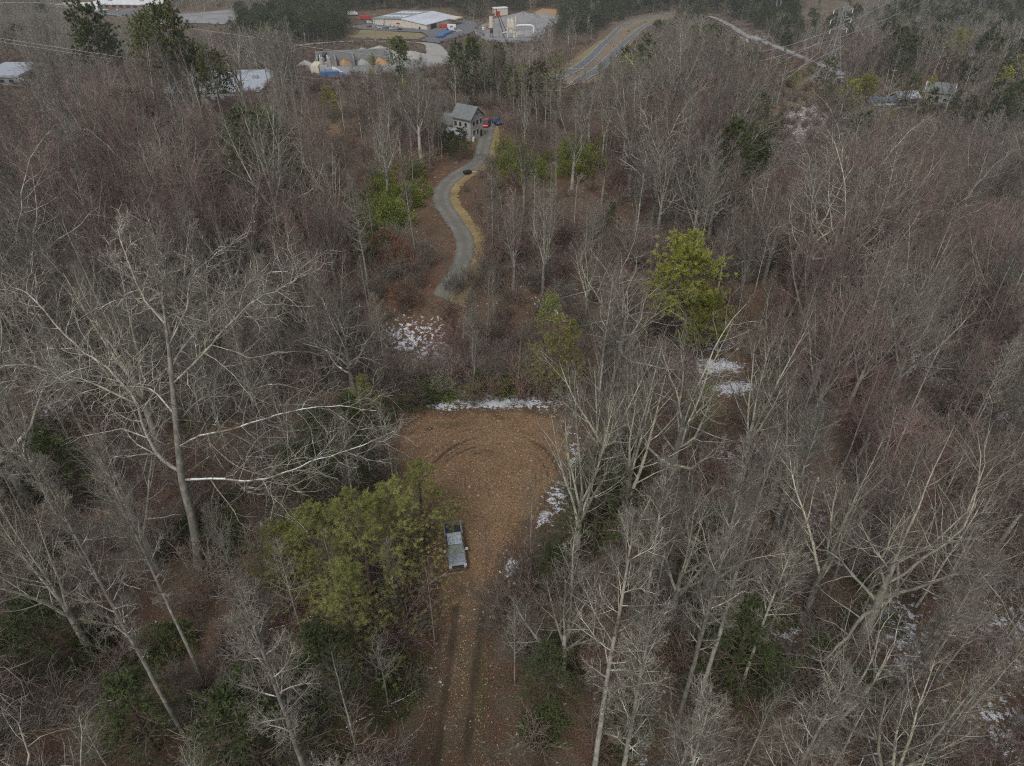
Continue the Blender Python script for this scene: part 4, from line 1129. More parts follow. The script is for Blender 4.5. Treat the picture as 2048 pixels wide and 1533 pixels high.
# ------------------------------------------------------------------ tree growing
def grow(rng, P, R, n, t0, t1, ang, Lf, K, wig, trop, rr, tip, powr=1.0, az0=None):
    N_, Kp = P.shape[:2]
    n = np.broadcast_to(np.asarray(n), (N_,))
    idx = np.repeat(np.arange(N_), n)
    M_ = len(idx)
    j = np.concatenate([np.arange(q) for q in n]) if M_ else np.zeros(0)
    t = t0 + (t1 - t0) * ((j + rng.random(M_)) / n[idx]) ** powr
    s = t * (Kp - 1); k = np.minimum(s.astype(int), Kp - 2); f = (s - k)[:, None]
    p = P[idx, k] * (1 - f) + P[idx, k + 1] * f
    T = unit(P[idx, k + 1] - P[idx, k])
    rad = R[idx, k] * (1 - f[:, 0]) + R[idx, k + 1] * f[:, 0]
    ref = np.where(np.abs(T[:, 2:3]) < 0.9, np.array([[0, 0, 1.]]), np.array([[1., 0, 0]]))
    U = unit(np.cross(T, ref)); W = np.cross(T, U)
    az = j * 2.4 + rng.random(M_) * 1.2 + idx * 1.7
    a = np.radians(ang[0] + (ang[1] - ang[0]) * (t - t0) / max(t1 - t0, 1e-6) + rng.normal(0, 8, M_))
    d = np.cos(a)[:, None] * T + np.sin(a)[:, None] * (np.cos(az)[:, None] * U + np.sin(az)[:, None] * W)
    Lp = np.linalg.norm(np.diff(P, axis=1), axis=2).sum(1)[idx]
    L_ = Lp * Lf(t) * rng.uniform(0.65, 1.25, M_)
    out = [p]; st = (L_ / (K - 1))[:, None]
    for _ in range(K - 1):
        d = unit(d + rng.normal(0, wig, (M_, 3)) + np.array([0, 0, trop]))
        out.append(out[-1] + d * st)
    Q = np.stack(out, 1)
    r0 = np.maximum(rad * rr, tip * 1.2)
    q = np.linspace(0, 1, K)[None]
    RR = r0[:, None] * (1 - q) ** 0.85 + tip * q
    return Q, RR, idx, t

def trunk_line(rng, h, r, K=12, bend=0.02, tipr=0.03, flare=1.35, power=0.8):
    q = np.linspace(0, 1, K)
    off_ = np.cumsum(rng.normal(0, bend * h / K, (K, 2)), 0) * 1.2; off_ -= off_[0]
    P = np.column_stack([off_, q * h])[None]
    R = r * (1 - q) ** power + tipr
    R[0] *= flare
    P[0, 0, 2] = -0.5
    return P, R[None]

def bare_tree(seed, form, lod=0):
    """returns dict: trunk (list of (P,R,sides)), limbs [(P,R)], subs per level with their limb index"""
    rng = np.random.default_rng(seed)
    tw = [0.0075, 0.013, 0.026][lod]
    def cnt(a): return max(2, int(a * [1, .72, .42][lod]))
    if form == 'poplar':
        h = 26; P, R = trunk_line(rng, h, .195, 14, .016)
        l1 = grow(rng, P, R, cnt(32), .42, .985, (72, 32), lambda t: .03 + .15 * np.sqrt(np.clip(1.03 - t, 0, 1)) * np.minimum(1, (t - .32) * 3.2), 7, .08, .11, .40, tw * 1.6)
        lv = [(7, .18, .97, (50, 32), lambda t: .55 * (1.15 - t * .75), 5, .07, .09), (6, .12, .96, (48, 36), lambda t: .52 * (1.1 - t * .5), 3, .08, .06), (4, .1, .98, (50, 40), lambda t: .6 + 0 * t, 2, .1, .05)]
    elif form == 'maple':
        h = 21; P, R = trunk_line(rng, h * .42, .24, 6, .02, .17)
        l1 = grow(rng, P, R, 6, .5, .99, (32, 12), lambda t: 1.2 + 0 * t, 8, .06, .10, .62, tw * 2)
        lv = [(cnt(12), .15, .97, (48, 28), lambda t: .38 * (1.2 - t * .8), 5, .08, .10), (6, .12, .96, (48, 34), lambda t: .46 * (1.1 - t * .5), 3, .1, .09), (4, .08, .98, (45, 35), lambda t: .55 + 0 * t, 2, .1, .05)]
    elif form == 'oak':
        h = 20; P, R = trunk_line(rng, h * .55, .34, 7, .03, .17)
        l1 = grow(rng, P, R, 10, .42, .995, (74, 22), lambda t: .95 + .15 * t, 9, .17, .06, .52, tw * 2)
        lv = [(10, .15, .97, (62, 45), lambda t: .40 * (1.15 - t * .6), 5, .2, .05), (5, .12, .97, (58, 45), lambda t: .45 * (1.1 - t * .4), 4, .22, .03), (4, .1, .98, (55, 45), lambda t: .5 + 0 * t, 2, .15, .02)]
    elif form == 'pole':
        h = 17; P, R = trunk_line(rng, h, .10, 10, .03)
        l1 = grow(rng, P, R, cnt(22), .42, .98, (58, 28), lambda t: .05 + .17 * np.sqrt(np.clip(1.05 - t, 0, 1)), 5, .09, .12, .42, tw * 1.4)
        lv = [(6, .15, .97, (52, 36), lambda t: .5 * (1.1 - t * .6), 3, .1, .08), (4, .15, .97, (50, 40), lambda t: .55 + 0 * t, 2, .1, .06)]
    else:  # brush: several stems from the root
        h = 4.5
        base = np.array([[[0, 0, -.2], [0, 0, .15]]]); rb = np.array([[.05, .05]])
        l1 = grow(rng, base, rb, 9, .3, 1., (38, 12), lambda t: 11 + 0 * t, 6, .10, .05, .6, tw)
        P, R = base, rb
        lv = [(8, .2, .97, (45, 30), lambda t: .42 * (1.1 - t * .5), 3, .12, .06), (4, .15, .97, (45, 38), lambda t: .5 + 0 * t, 2, .1, .04)]
    if lod == 2: lv = lv[:-1] if len(lv) > 2 else lv
    if lod == 2 and form in ('maple', 'oak'): lv[1] = (7,) + lv[1][1:]
    out = dict(trunk=(P, R), h=h, lv=[(l1[0], l1[1], np.arange(len(l1[0])))])
    cur = l1; lim = np.arange(len(l1[0]))
    for i, (n, t0, t1, ang, lf, K, wg, tr) in enumerate(lv):
        last = (i == len(lv) - 1)
        q = grow(rng, cur[0], cur[1], n, t0, t1, ang, lf, K, wg, tr, .46, tw * (1.0 if last else 1.25))
        lim = lim[q[2]]
        out['lv'].append((q[0], q[1], lim)); cur = q
    return out

SIDES = [[8, 5, 4, 3, 3], [7, 4, 3, 3, 3], [5, 3, 3, 3, 3]]
def tree_meshes(name, tr, lod, m_trunk, m_limb, m_twig, split=False):
    sd = SIDES[lod]
    g = Geo(); V, F = tubes(*tr['trunk'], sd[0]); g.add(V, F)
    trunk = g.mesh('trunk', [m_trunk], True)
    nl = len(tr['lv'])
    if split:
        limbs = []
        for k in range(len(tr['lv'][0][0])):
            g = Geo()
            for i, (P, R, lm) in enumerate(tr['lv']):
                s = lm == k
                if s.any(): V, F = tubes(P[s], R[s], sd[min(i + 1, 4)]); g.add(V, F, 0 if i < 2 else 1)
            limbs.append(g.mesh('limb', [m_limb, m_twig], True))
        return trunk, limbs
    g = Geo()
    for i, (P, R, lm) in enumerate(tr['lv']):
        V, F = tubes(P, R, sd[min(i + 1, 4)]); g.add(V, F, 0 if i < 2 else 1)
    return trunk, [g.mesh('crown', [m_limb, m_twig], True)]

def joined(tr, lod, mats, name):
    sd = SIDES[lod]; g = Geo(); V, F = tubes(*tr['trunk'], sd[0]); g.add(V, F, 0)
    for i, (P, R, lm) in enumerate(tr['lv']):
        V, F = tubes(P, R, sd[min(i + 1, 4)]); g.add(V, F, 1 if i < 2 else 2)
    return g.mesh(name, mats, True)

# evergreens -------------------------------------------------------
def blades(rng, C, D, nb, ln, wd, spread=0.9, up=0.0):
    """tufts of needle blades: C centres, D directions"""
    N_ = len(C)
    c = np.repeat(C, nb, 0); d = unit(np.repeat(D, nb, 0) + rng.normal(0, spread, (N_ * nb, 3)) + [0, 0, up])
    L_ = ln * rng.uniform(.6, 1.2, (len(c), 1))
    side = unit(np.cross(d, rng.normal(0, 1, (len(c), 3)))) * wd
    a = c + rng.normal(0, ln * .15, c.shape)
    V = np.stack([a - side, a + side, a + d * L_ + side * .4, a + d * L_ - side * .4], 1).reshape(-1, 3)
    F = np.arange(len(c) * 4).reshape(-1, 4)
    return V, F

def conifer(seed, form, lod=0):
    rng = np.random.default_rng(seed)
    if form == 'loblolly':      # rounded clumpy crown
        h = 18; P, R = trunk_line(rng, h, .22, 10, .015)
        l1 = grow(rng, P, R, 46, .40, .98, (85, 35), lambda t: .07 + .20 * np.sin(np.clip((t - .28) / .78, 0, 1) * np.pi) ** .7, 6, .08, .07, .4, .02)
        l2 = grow(rng, l1[0], l1[1], 8, .3, 1.0, (55, 35), lambda t: .38 + 0 * t, 3, .12, .12, .5, .012)
        c = l2[0][:, 1:].reshape(-1, 3); d = unit(np.repeat(l2[0][:, -1] - l2[0][:, 0], 2, 0) + [0, 0, .4])
        nb, ln, wd = (44, .42, .034) if lod == 0 else (12, .5, .06)
    elif form == 'feather':     # young white pine / hemlock, wide flat sprays
        h = 13; P, R = trunk_line(rng, h, .16, 10, .02)
        l1 = grow(rng, P, R, 46, .12, .98, (88, 55), lambda t: .04 + .36 * (1.02 - t) ** .8, 7, .05, .035, .4, .012)
        l2 = grow(rng, l1[0], l1[1], 11, .2, 1.0, (58, 40), lambda t: .38 * (1.2 - t * .7), 3, .08, .02, .5, .008)
        l2[0][..., 2] = l2[0][..., 2] * .6 + .4 * l2[0][:, :1, 2]
        c = l2[0][:, 1:].reshape(-1, 3); d = np.repeat(unit(l2[0][:, -1] - l2[0][:, 0]), 2, 0)
        nb, ln, wd = (18, .25, .0130) if lod == 0 else (6, .34, .045)
    elif form == 'open':        # tall pitch pine, flat-topped layered boughs
        h = 24; P, R = trunk_line(rng, h, .24, 12, .02)
        l1 = grow(rng, P, R, 40, .46, .99, (86, 50), lambda t: .08 + .22 * (1.05 - t) ** .5, 7, .14, .05, .38, .02)
        l2 = grow(rng, l1[0], l1[1], 8, .35, 1.0, (55, 40), lambda t: .36 + 0 * t, 3, .15, .06, .5, .012)
        c = l2[0][:, 1:].reshape(-1, 3); d = unit(np.repeat(l2[0][:, -1] - l2[0][:, 0], 2, 0) + [0, 0, .3])
        nb, ln, wd = (24, .45, .03) if lod == 0 else (17, .6, .085)
    else:                       # far cone-shaped evergreen
        h = 17; P, R = trunk_line(rng, h, .18, 6, .01)
        l1 = grow(rng, P, R, 34, .14, .98, (88, 55), lambda t: .03 + .28 * (1.02 - t) ** .8, 4, .06, .05, .4, .02)
        l2 = grow(rng, l1[0], l1[1], 6, .3, 1.0, (55, 40), lambda t: .4 + 0 * t, 2, .12, .02, .5, .012)
        c = l2[0][:, 1:].reshape(-1, 3); d = unit(l2[0][:, -1] - l2[0][:, 0])
        nb, ln, wd = 9, .55, .09
    return dict(trunk=(P, R), l1=l1, l2=l2, needles=blades(rng, c, d, nb, ln, wd, .75, .1), h=h)

def conifer_meshes(cf, m_need, name='needles', low=False):
    g = Geo(); V, F = tubes(*cf['trunk'], 7); g.add(V, F); trunk = g.mesh('trunk', [M_PINEB], True)
    g = Geo()
    V, F = tubes(cf['l1'][0], cf['l1'][1], 4); g.add(V, F, 0)
    V, F = tubes(cf['l2'][0], cf['l2'][1], 3); g.add(V, F, 0)
    V, F = cf['needles']; g.add(V, F, 1)
    crown = g.mesh('crown', [M_PINEB, m_need], False)
    return trunk, crown

def shrub_mesh(seed, m, n=900, leaf=(.17, .05), r=1.6, h=1.9):
    rng = np.random.default_rng(seed)
    g = Geo()
    base = np.array([[[0, 0, -.2], [0, 0, .15]]])
    l1 = grow(rng, base, np.array([[.05, .05]]), 9, .2, 1, (70, 15), lambda t: 5.2 * r / 1.6 + 0 * t, 4, .1, .12, .6, .012)
    V, F = tubes(l1[0], l1[1], 4); g.add(V, F, 0)
    # clumps of leaves on a lumpy dome
    nc = max(10, n // 18)
    th = rng.uniform(0, 2 * np.pi, nc); ph = np.arccos(rng.uniform(0.02, 1, nc)); q = rng.uniform(.55, 1, nc) ** .6
    C = np.column_stack([np.cos(th) * np.sin(ph) * r * q, np.sin(th) * np.sin(ph) * r * q, np.cos(ph) * h * q + .3]) * (1 + .2 * np.sin(3 * th + seed))[:, None]
    k = n // nc
    c = np.repeat(C, k, 0) + rng.normal(0, .17 * r / 1.6, (nc * k, 3))
    d = unit(c - [0, 0, .2] + rng.normal(0, .8, c.shape)); L_ = leaf[0] * rng.uniform(.6, 1.3, (len(c), 1))
    s = unit(np.cross(d, rng.normal(0, 1, c.shape))) * leaf[1]
    V = np.stack([c, c + d * L_ * .5 + s, c + d * L_, c + d * L_ * .5 - s], 1).reshape(-1, 3)
    g.add(V, np.arange(len(c) * 4).reshape(-1, 4), 1)
    return g.mesh('foliage', [M_DARKB, m], False)

# ------------------------------------------------------------------ prototypes
BARE_KINDS = {  # key: (form, trunk, limb, twig, words)
    'poplar_a': ('poplar', M_BARKP, M_LIMB, M_TWIGG, 'straight bare tree with pale lichened limbs'),
    'poplar_b': ('poplar', M_BARK, M_LIMB, M_TWIGG, 'straight grey-barked bare tree with side limbs'),
    'poplar_c': ('poplar', M_BARK, M_TWIGP, M_TWIGB, 'straight bare tree with brownish twigs'),
    'maple_a': ('maple', M_BARKP, M_LIMB, M_TWIGG, 'forked bare tree with upright pale crown'),
    'maple_c': ('maple', M_BARK, M_TWIGP, M_TWIGG, 'forked bare tree with upright grey crown'),
    'maple_r': ('maple', M_BARK, M_TWIGG, M_TWIGR, 'forked bare tree with reddish twigs'),
    'maple_b': ('maple', M_BARK, M_TWIGP, M_TWIGB, 'forked bare tree with brownish twigs'),
    'oak_a': ('oak', M_BARK, M_LIMB, M_TWIGG, 'crooked-limbed spreading bare tree'),
    'oak_b': ('oak', M_BARK, M_TWIGP, M_TWIGB, 'crooked brownish bare tree'),
    'pole_a': ('pole', M_BARKP, M_TWIGP, M_TWIGG, 'thin pole-like bare tree'),
    'pole_c': ('pole', M_BARK, M_TWIGG, M_TWIGB, 'thin dull pole-like bare tree'),
    'pole_r': ('pole', M_BARK, M_TWIGR, M_TWIGR, 'thin pole-like bare tree with reddish twigs'),
}
PROTO = {}
for i, (k, (form, mt, ml, mtw, words_)) in enumerate(BARE_KINDS.items()):
    tr = bare_tree(100 + i, form, 0 if not k.startswith('pole') else 0)
    tk_, cr_ = tree_meshes(k, tr, 0, mt, ml, mtw)
    PROTO[k] = dict(trunk=tk_, crown=cr_, h=tr['h'], words=words_, limbs=None, raw=tr, mats=(mt, ml, mtw))
for k, sd_ in (('hero_poplar', 7), ('hero_poplar2', 19), ('hero_maple', 23), ('hero_oak', 31)):
    form = {'hero_poplar': 'poplar', 'hero_poplar2': 'poplar', 'hero_maple': 'maple', 'hero_oak': 'oak'}[k]
    tr = bare_tree(sd_, form, 0)
    mt = M_BARKP if k == 'hero_poplar' else M_BARK
    ml_ = M_HEROL if k in ('hero_poplar', 'hero_maple') else M_LIMB
    tk_, lb_ = tree_meshes(k, tr, 0, mt, ml_, M_TWIGG, split=True)
    PROTO[k] = dict(trunk=tk_, limbs=lb_, h=tr['h'], words='')
CONI = {}
for k, form, m, sd_ in (('loblolly', 'loblolly', M_NEED_Y, 1), ('feather', 'feather', M_NEED_L, 2), ('feather_d', 'feather', M_NEED_D, 5), ('open', 'open', M_NEED_M, 3), ('open_d', 'open', M_NEED_D, 4)):
    cf = conifer(sd_, form, 0 if k in ('loblolly', 'feather') else 1)
    t_, c_ = conifer_meshes(cf, m); CONI[k] = dict(trunk=t_, crown=c_, h=cf['h'])
for k, m, sd_ in (('cone_d', M_NEED_D, 11), ('cone_y', M_NEED_Y, 12)):
    cf = conifer(sd_, 'cone', 1); t_, c_ = conifer_meshes(cf, m); CONI[k] = dict(trunk=t_, crown=c_, h=cf['h'])
SHRUB = {}
for k, m, sd_, n in (('laurel', M_LEAF_Y, 1, 1300), ('laurel_d', M_LEAF_D, 2, 1300), ('rust', M_RUST, 3, 700)):
    SHRUB[k] = shrub_mesh(sd_, m, n)

HIDE = bpy.data.collections.new('tree_library')      # sources for the forest masses (not linked to the scene)
def lib(name, meshes):
    c = bpy.data.collections.new(name)
    for i, me in enumerate(meshes):
        o = bpy.data.objects.new('%s_%02d' % (name, i), me); c.objects.link(o)
    return c

def scatter(name, pts, rot, scl, pick, coll, label, cat, kind='stuff'):
    """one object that draws a mass of plants from point data"""
    me = bpy.data.meshes.new(name)
    me.vertices.add(len(pts)); me.vertices.foreach_set('co', np.asarray(pts, np.float32).ravel())
    for nm, ty, arr in (('rot', 'FLOAT_VECTOR', rot), ('scl', 'FLOAT_VECTOR', scl), ('pick', 'INT', pick)):
        a = me.attributes.new(nm, ty, 'POINT')
        a.data.foreach_set('vector' if ty == 'FLOAT_VECTOR' else 'value', np.asarray(arr, np.float32 if ty != 'INT' else np.int32).ravel())
    o = link(name, me)
    nt = bpy.data.node_groups.new(name + '_nodes', 'GeometryNodeTree')
    nt.interface.new_socket('Geometry', in_out='INPUT', socket_type='NodeSocketGeometry')
    nt.interface.new_socket('Geometry', in_out='OUTPUT', socket_type='NodeSocketGeometry')
    N, L = nt.nodes, nt.links
    gi, go = N.new('NodeGroupInput'), N.new('NodeGroupOutput')
    ci = N.new('GeometryNodeCollectionInfo'); ci.inputs['Collection'].default_value = coll
    ci.inputs['Separate Children'].default_value = True; ci.inputs['Reset Children'].default_value = True
    ip = N.new('GeometryNodeInstanceOnPoints'); ip.inputs['Pick Instance'].default_value = True
    def na(nm, ty):
        a = N.new('GeometryNodeInputNamedAttribute'); a.data_type = ty; a.inputs['Name'].default_value = nm
        return [s for s in a.outputs if s.enabled and s.name == 'Attribute'][0]
    L.new(gi.outputs[0], ip.inputs['Points']); L.new(ci.outputs[0], ip.inputs['Instance'])
    L.new(na('pick', 'INT'), ip.inputs['Instance Index']); L.new(na('rot', 'FLOAT_VECTOR'), ip.inputs['Rotation']); L.new(na('scl', 'FLOAT_VECTOR'), ip.inputs['Scale'])
    L.new(ip.outputs[0], go.inputs[0])
    md = o.modifiers.new('scatter', 'NODES'); md.node_group = nt
    return tag(o, label, cat, kind=kind)

# ------------------------------------------------------------------ labels by landmark
LM = {k: G(*v) for k, v in {
    'the silver pickup': (912, 1100), 'the snowy bank behind the clearing': (990, 805), 'the neck of the leafy clearing': (1010, 1200), 'the big lichened oak': (400, 1130), 'the clearing': (1150, 900),
    'the bright yellow-green pine': (1415, 740), 'the bend of the gravel drive': (900, 440), 'the beige house': (942, 283), 'the snow patches by the red bare soil': (1450, 775), 'the muddy ruts': (930, 1450),
    'the dark hemlock thicket': (600, 900), 'the laurel thicket': (800, 430), 'the twin trunks': (1370, 1440), 'the snowy slope': (1800, 1280), 'the pale-barked trio': (1240, 1500), 'the rusty orange bush': (790, 540),
    'the snow seen behind the clearing': (840, 680), 'the evergreen clump by the house': (920, 290), 'the reddish thicket': (1750, 700), 'the grey slope': (1900, 430), 'the steep hollow': (1600, 880), 'the orange bank': (1170, 365),
    'the four dark pines': (400, 230), 'the ivy-dark floor': (80, 1180), 'the deep brown floor': (300, 1330), 'the laurel row beyond the drive': (1090, 360), 'the dim thicket': (150, 700), 'the grey brush': (560, 600), 'the hazy wood edge': (250, 450), 'the brown hollow': (1300, 600),
    'the slender pole wood': (1450, 270), 'the red soil gap': (1580, 250), 'the sparse snowy wood': (1900, 850), 'the dark green understorey': (1490, 1350), 'the low yellow-green pine': (1410, 860)}.items()}
LMN = list(LM); LMP = np.array([LM[k][:2] for k in LMN])
def where(p):
    d = np.hypot(*(LMP - np.asarray(p)[:2]).T); o = np.argsort(d)
    a, b = LMN[o[0]], LMN[o[1]]
    if d[o[0]] < 0.45 * d[o[1]]: return 'close to ' + a, a
    return 'between %s and %s' % (a, b), a
used = {}
def label_for(words_, p, H_, Hn, sq=1.0):
    size = 'tall ' if H_ > Hn * 1.12 else ('short ' if H_ < Hn * .88 else '')
    size += 'wide ' if sq > 1.06 else ('narrow ' if sq < .94 else '')
    w, a = where(p)
    s = (size + words_ + ' ' + w)
    t = s.split()
    if len(t) > 16:
        w = 'near ' + a; t = (size + words_ + ' ' + w).split()
    if len(t) > 16: t = (words_ + ' ' + w).split()[:16]
    return ' '.join(t), 'bare trees near ' + a[4:] if words_ else ''

def put_tree(kind, p, rz, hgt, label, group, cat='tree', src=PROTO, name='bare_tree', squash=1.0, lean=(0, 0)):
    pr = src[kind]
    s = hgt / pr['h']
    r = thing(name, p, rz, label=label, cat=cat, group=group)
    r.rotation_euler = (lean[0], lean[1], rz)
    r.scale = (s * squash, s * squash, s)
    link('trunk', pr['trunk'], r)
    if pr.get('limbs'):
        for me in pr['limbs']: link('limb', me, r)
    else:
        link('crown', pr['crown'][0] if isinstance(pr['crown'], list) else pr['crown'], r)
    return r

RNG = np.random.default_rng(2025)
placed = []   # (x, y, crown radius)

# ------------------------------------------------------------------ the big oak, limb by limb
def px_limb(spec):
    return smooth_line(np.array([at(u, v, Y) for u, v, Y in spec]), 4)
ob = G(400, 1132)
Yo = ob[1]
oak = thing('oak_tree', ob, 0, label='big lichened oak with sprawling limbs, two of them carrying snow, beside the clearing', cat='tree')
trunk_pts = px_limb([(402, 1140, Yo), (385, 1040, Yo), (366, 965, Yo + .3), (358, 900, Yo + .4), (352, 840, Yo + .6), (344, 760, Yo + 1), (338, 700, Yo + 1.4), (330, 640, Yo + 2)])
n_ = len(trunk_pts); rt = np.interp(np.linspace(0, 1, n_), [0, .1, .5, 1], [.60, .42, .30, .10])
Geo().tube(trunk_pts - ob, rt, 12).build('trunk', M_BARK, oak, smooth=True)
OAKL = [
    ([(366, 960, Yo + .3), (440, 958, Yo - 1), (500, 962, Yo - 2), (560, 950, Yo - 2.6), (620, 925, Yo - 3), (700, 900, Yo - 3), (790, 862, Yo - 2.5)], .15, 1),
    ([(357, 895, Yo + .4), (400, 872, Yo - .8), (450, 862, Yo - 1.5), (520, 842, Yo - 1.8), (590, 822, Yo - 2), (660, 812, Yo - 2), (750, 822, Yo - 2)], .13, 1),
    ([(362, 945, Yo + .3), (320, 915, Yo + .5), (290, 860, Yo + 1), (268, 800, Yo + 1.6), (215, 735, Yo + 2.4), (150, 690, Yo + 3), (70, 600, Yo + 4), (10, 565, Yo + 4.5)], .24, 0),
    ([(272, 808, Yo + 1.6), (180, 765, Yo + 1), (110, 745, Yo + .5), (40, 730, Yo), (-30, 740, Yo - .5)], .12, 0),
    ([(340, 740, Yo + 1.1), (370, 690, Yo + 2), (420, 640, Yo + 3), (470, 590, Yo + 4), (540, 545, Yo + 5), (600, 550, Yo + 5.5)], .15, 0),
    ([(344, 770, Yo + 1), (395, 720, Yo + .4), (450, 660, Yo + .6), (500, 610, Yo + 1), (560, 575, Yo + 1.3), (610, 548, Yo + 1.6)], .13, 0),
    ([(330, 640, Yo + 2), (325, 590, Yo + 3), (328, 530, Yo + 4), (310, 480, Yo + 5), (270, 430, Yo + 6.5)], .13, 0),
    ([(332, 650, Yo + 2), (290, 600, Yo + 2.8), (262, 540, Yo + 3.6), (240, 480, Yo + 4.4), (238, 440, Yo + 5)], .12, 0),
    ([(338, 690, Yo + 1.5), (372, 620, Yo + 2.8), (380, 560, Yo + 4), (420, 520, Yo + 5), (500, 462, Yo + 6.4)], .11, 0),
    ([(350, 830, Yo + .6), (300, 780, Yo + 2), (220, 770, Yo + 3.2), (150, 760, Yo + 4), (80, 770, Yo + 4.5)], .10, 0),
    ([(352, 850, Yo + .6), (400, 800, Yo + 2.5), (460, 790, Yo + 4), (560, 770, Yo + 5), (640, 790, Yo + 5.5)], .10, 0),
]
rg = np.random.default_rng(77)
for spec, r0, snowy in OAKL:
    P = px_limb(spec) - ob
    K_ = len(P); R = (r0 * .62 * (1 - np.linspace(0, 1, K_)) ** .8 + .022)[None]
    P = P[None] + rg.normal(0, .09, (1, K_, 3)) * np.linspace(0, 1, K_)[None, :, None]
    l2 = grow(rg, P, R, 26, .12, .98, (62, 42), lambda t: .33 * (1.1 - t * .6), 7, .26, .04, .55, .018)
    l3 = grow(rg, l2[0], l2[1], 9, .1, .97, (58, 45), lambda t: .36 + 0 * t, 4, .25, .0, .55, .012)
    l4 = grow(rg, l3[0], l3[1], 5, .1, .98, (55, 45), lambda t: .45 + 0 * t, 3, .2, 0, .6, .008)
    g = Geo()
    V, F = tubes(P, R, 8); g.add(V, F, 0)
    V, F = tubes(l2[0], l2[1], 4); g.add(V, F, 1); V, F = tubes(l3[0], l3[1], 3); g.add(V, F, 1); V, F = tubes(l4[0], l4[1], 3); g.add(V, F, 2)
    g.build('limb', [M_SNOWLIMB if snowy else M_LIMB, M_LIMB, M_TWIGG], oak, smooth=True)
placed.append((ob[0], ob[1], 4))

M_AIR = bpy.data.materials.new('air'); M_AIR.use_nodes = True
nt = M_AIR.node_tree; nt.nodes.clear()
ao = nt.nodes.new('ShaderNodeOutputMaterial'); av = nt.nodes.new('ShaderNodeVolumePrincipled')
av.inputs['Color'].default_value = (0.92, 0.95, 1.0, 1); av.inputs['Density'].default_value = 0.00014; av.inputs['Anisotropy'].default_value = 0.2
nt.links.new(av.outputs[0], ao.inputs['Volume'])
g = Geo(); g.box((0, 2700, 70), (7600, 7800, 480)); hz = g.build('haze', M_AIR); tag(hz, kind='stuff')

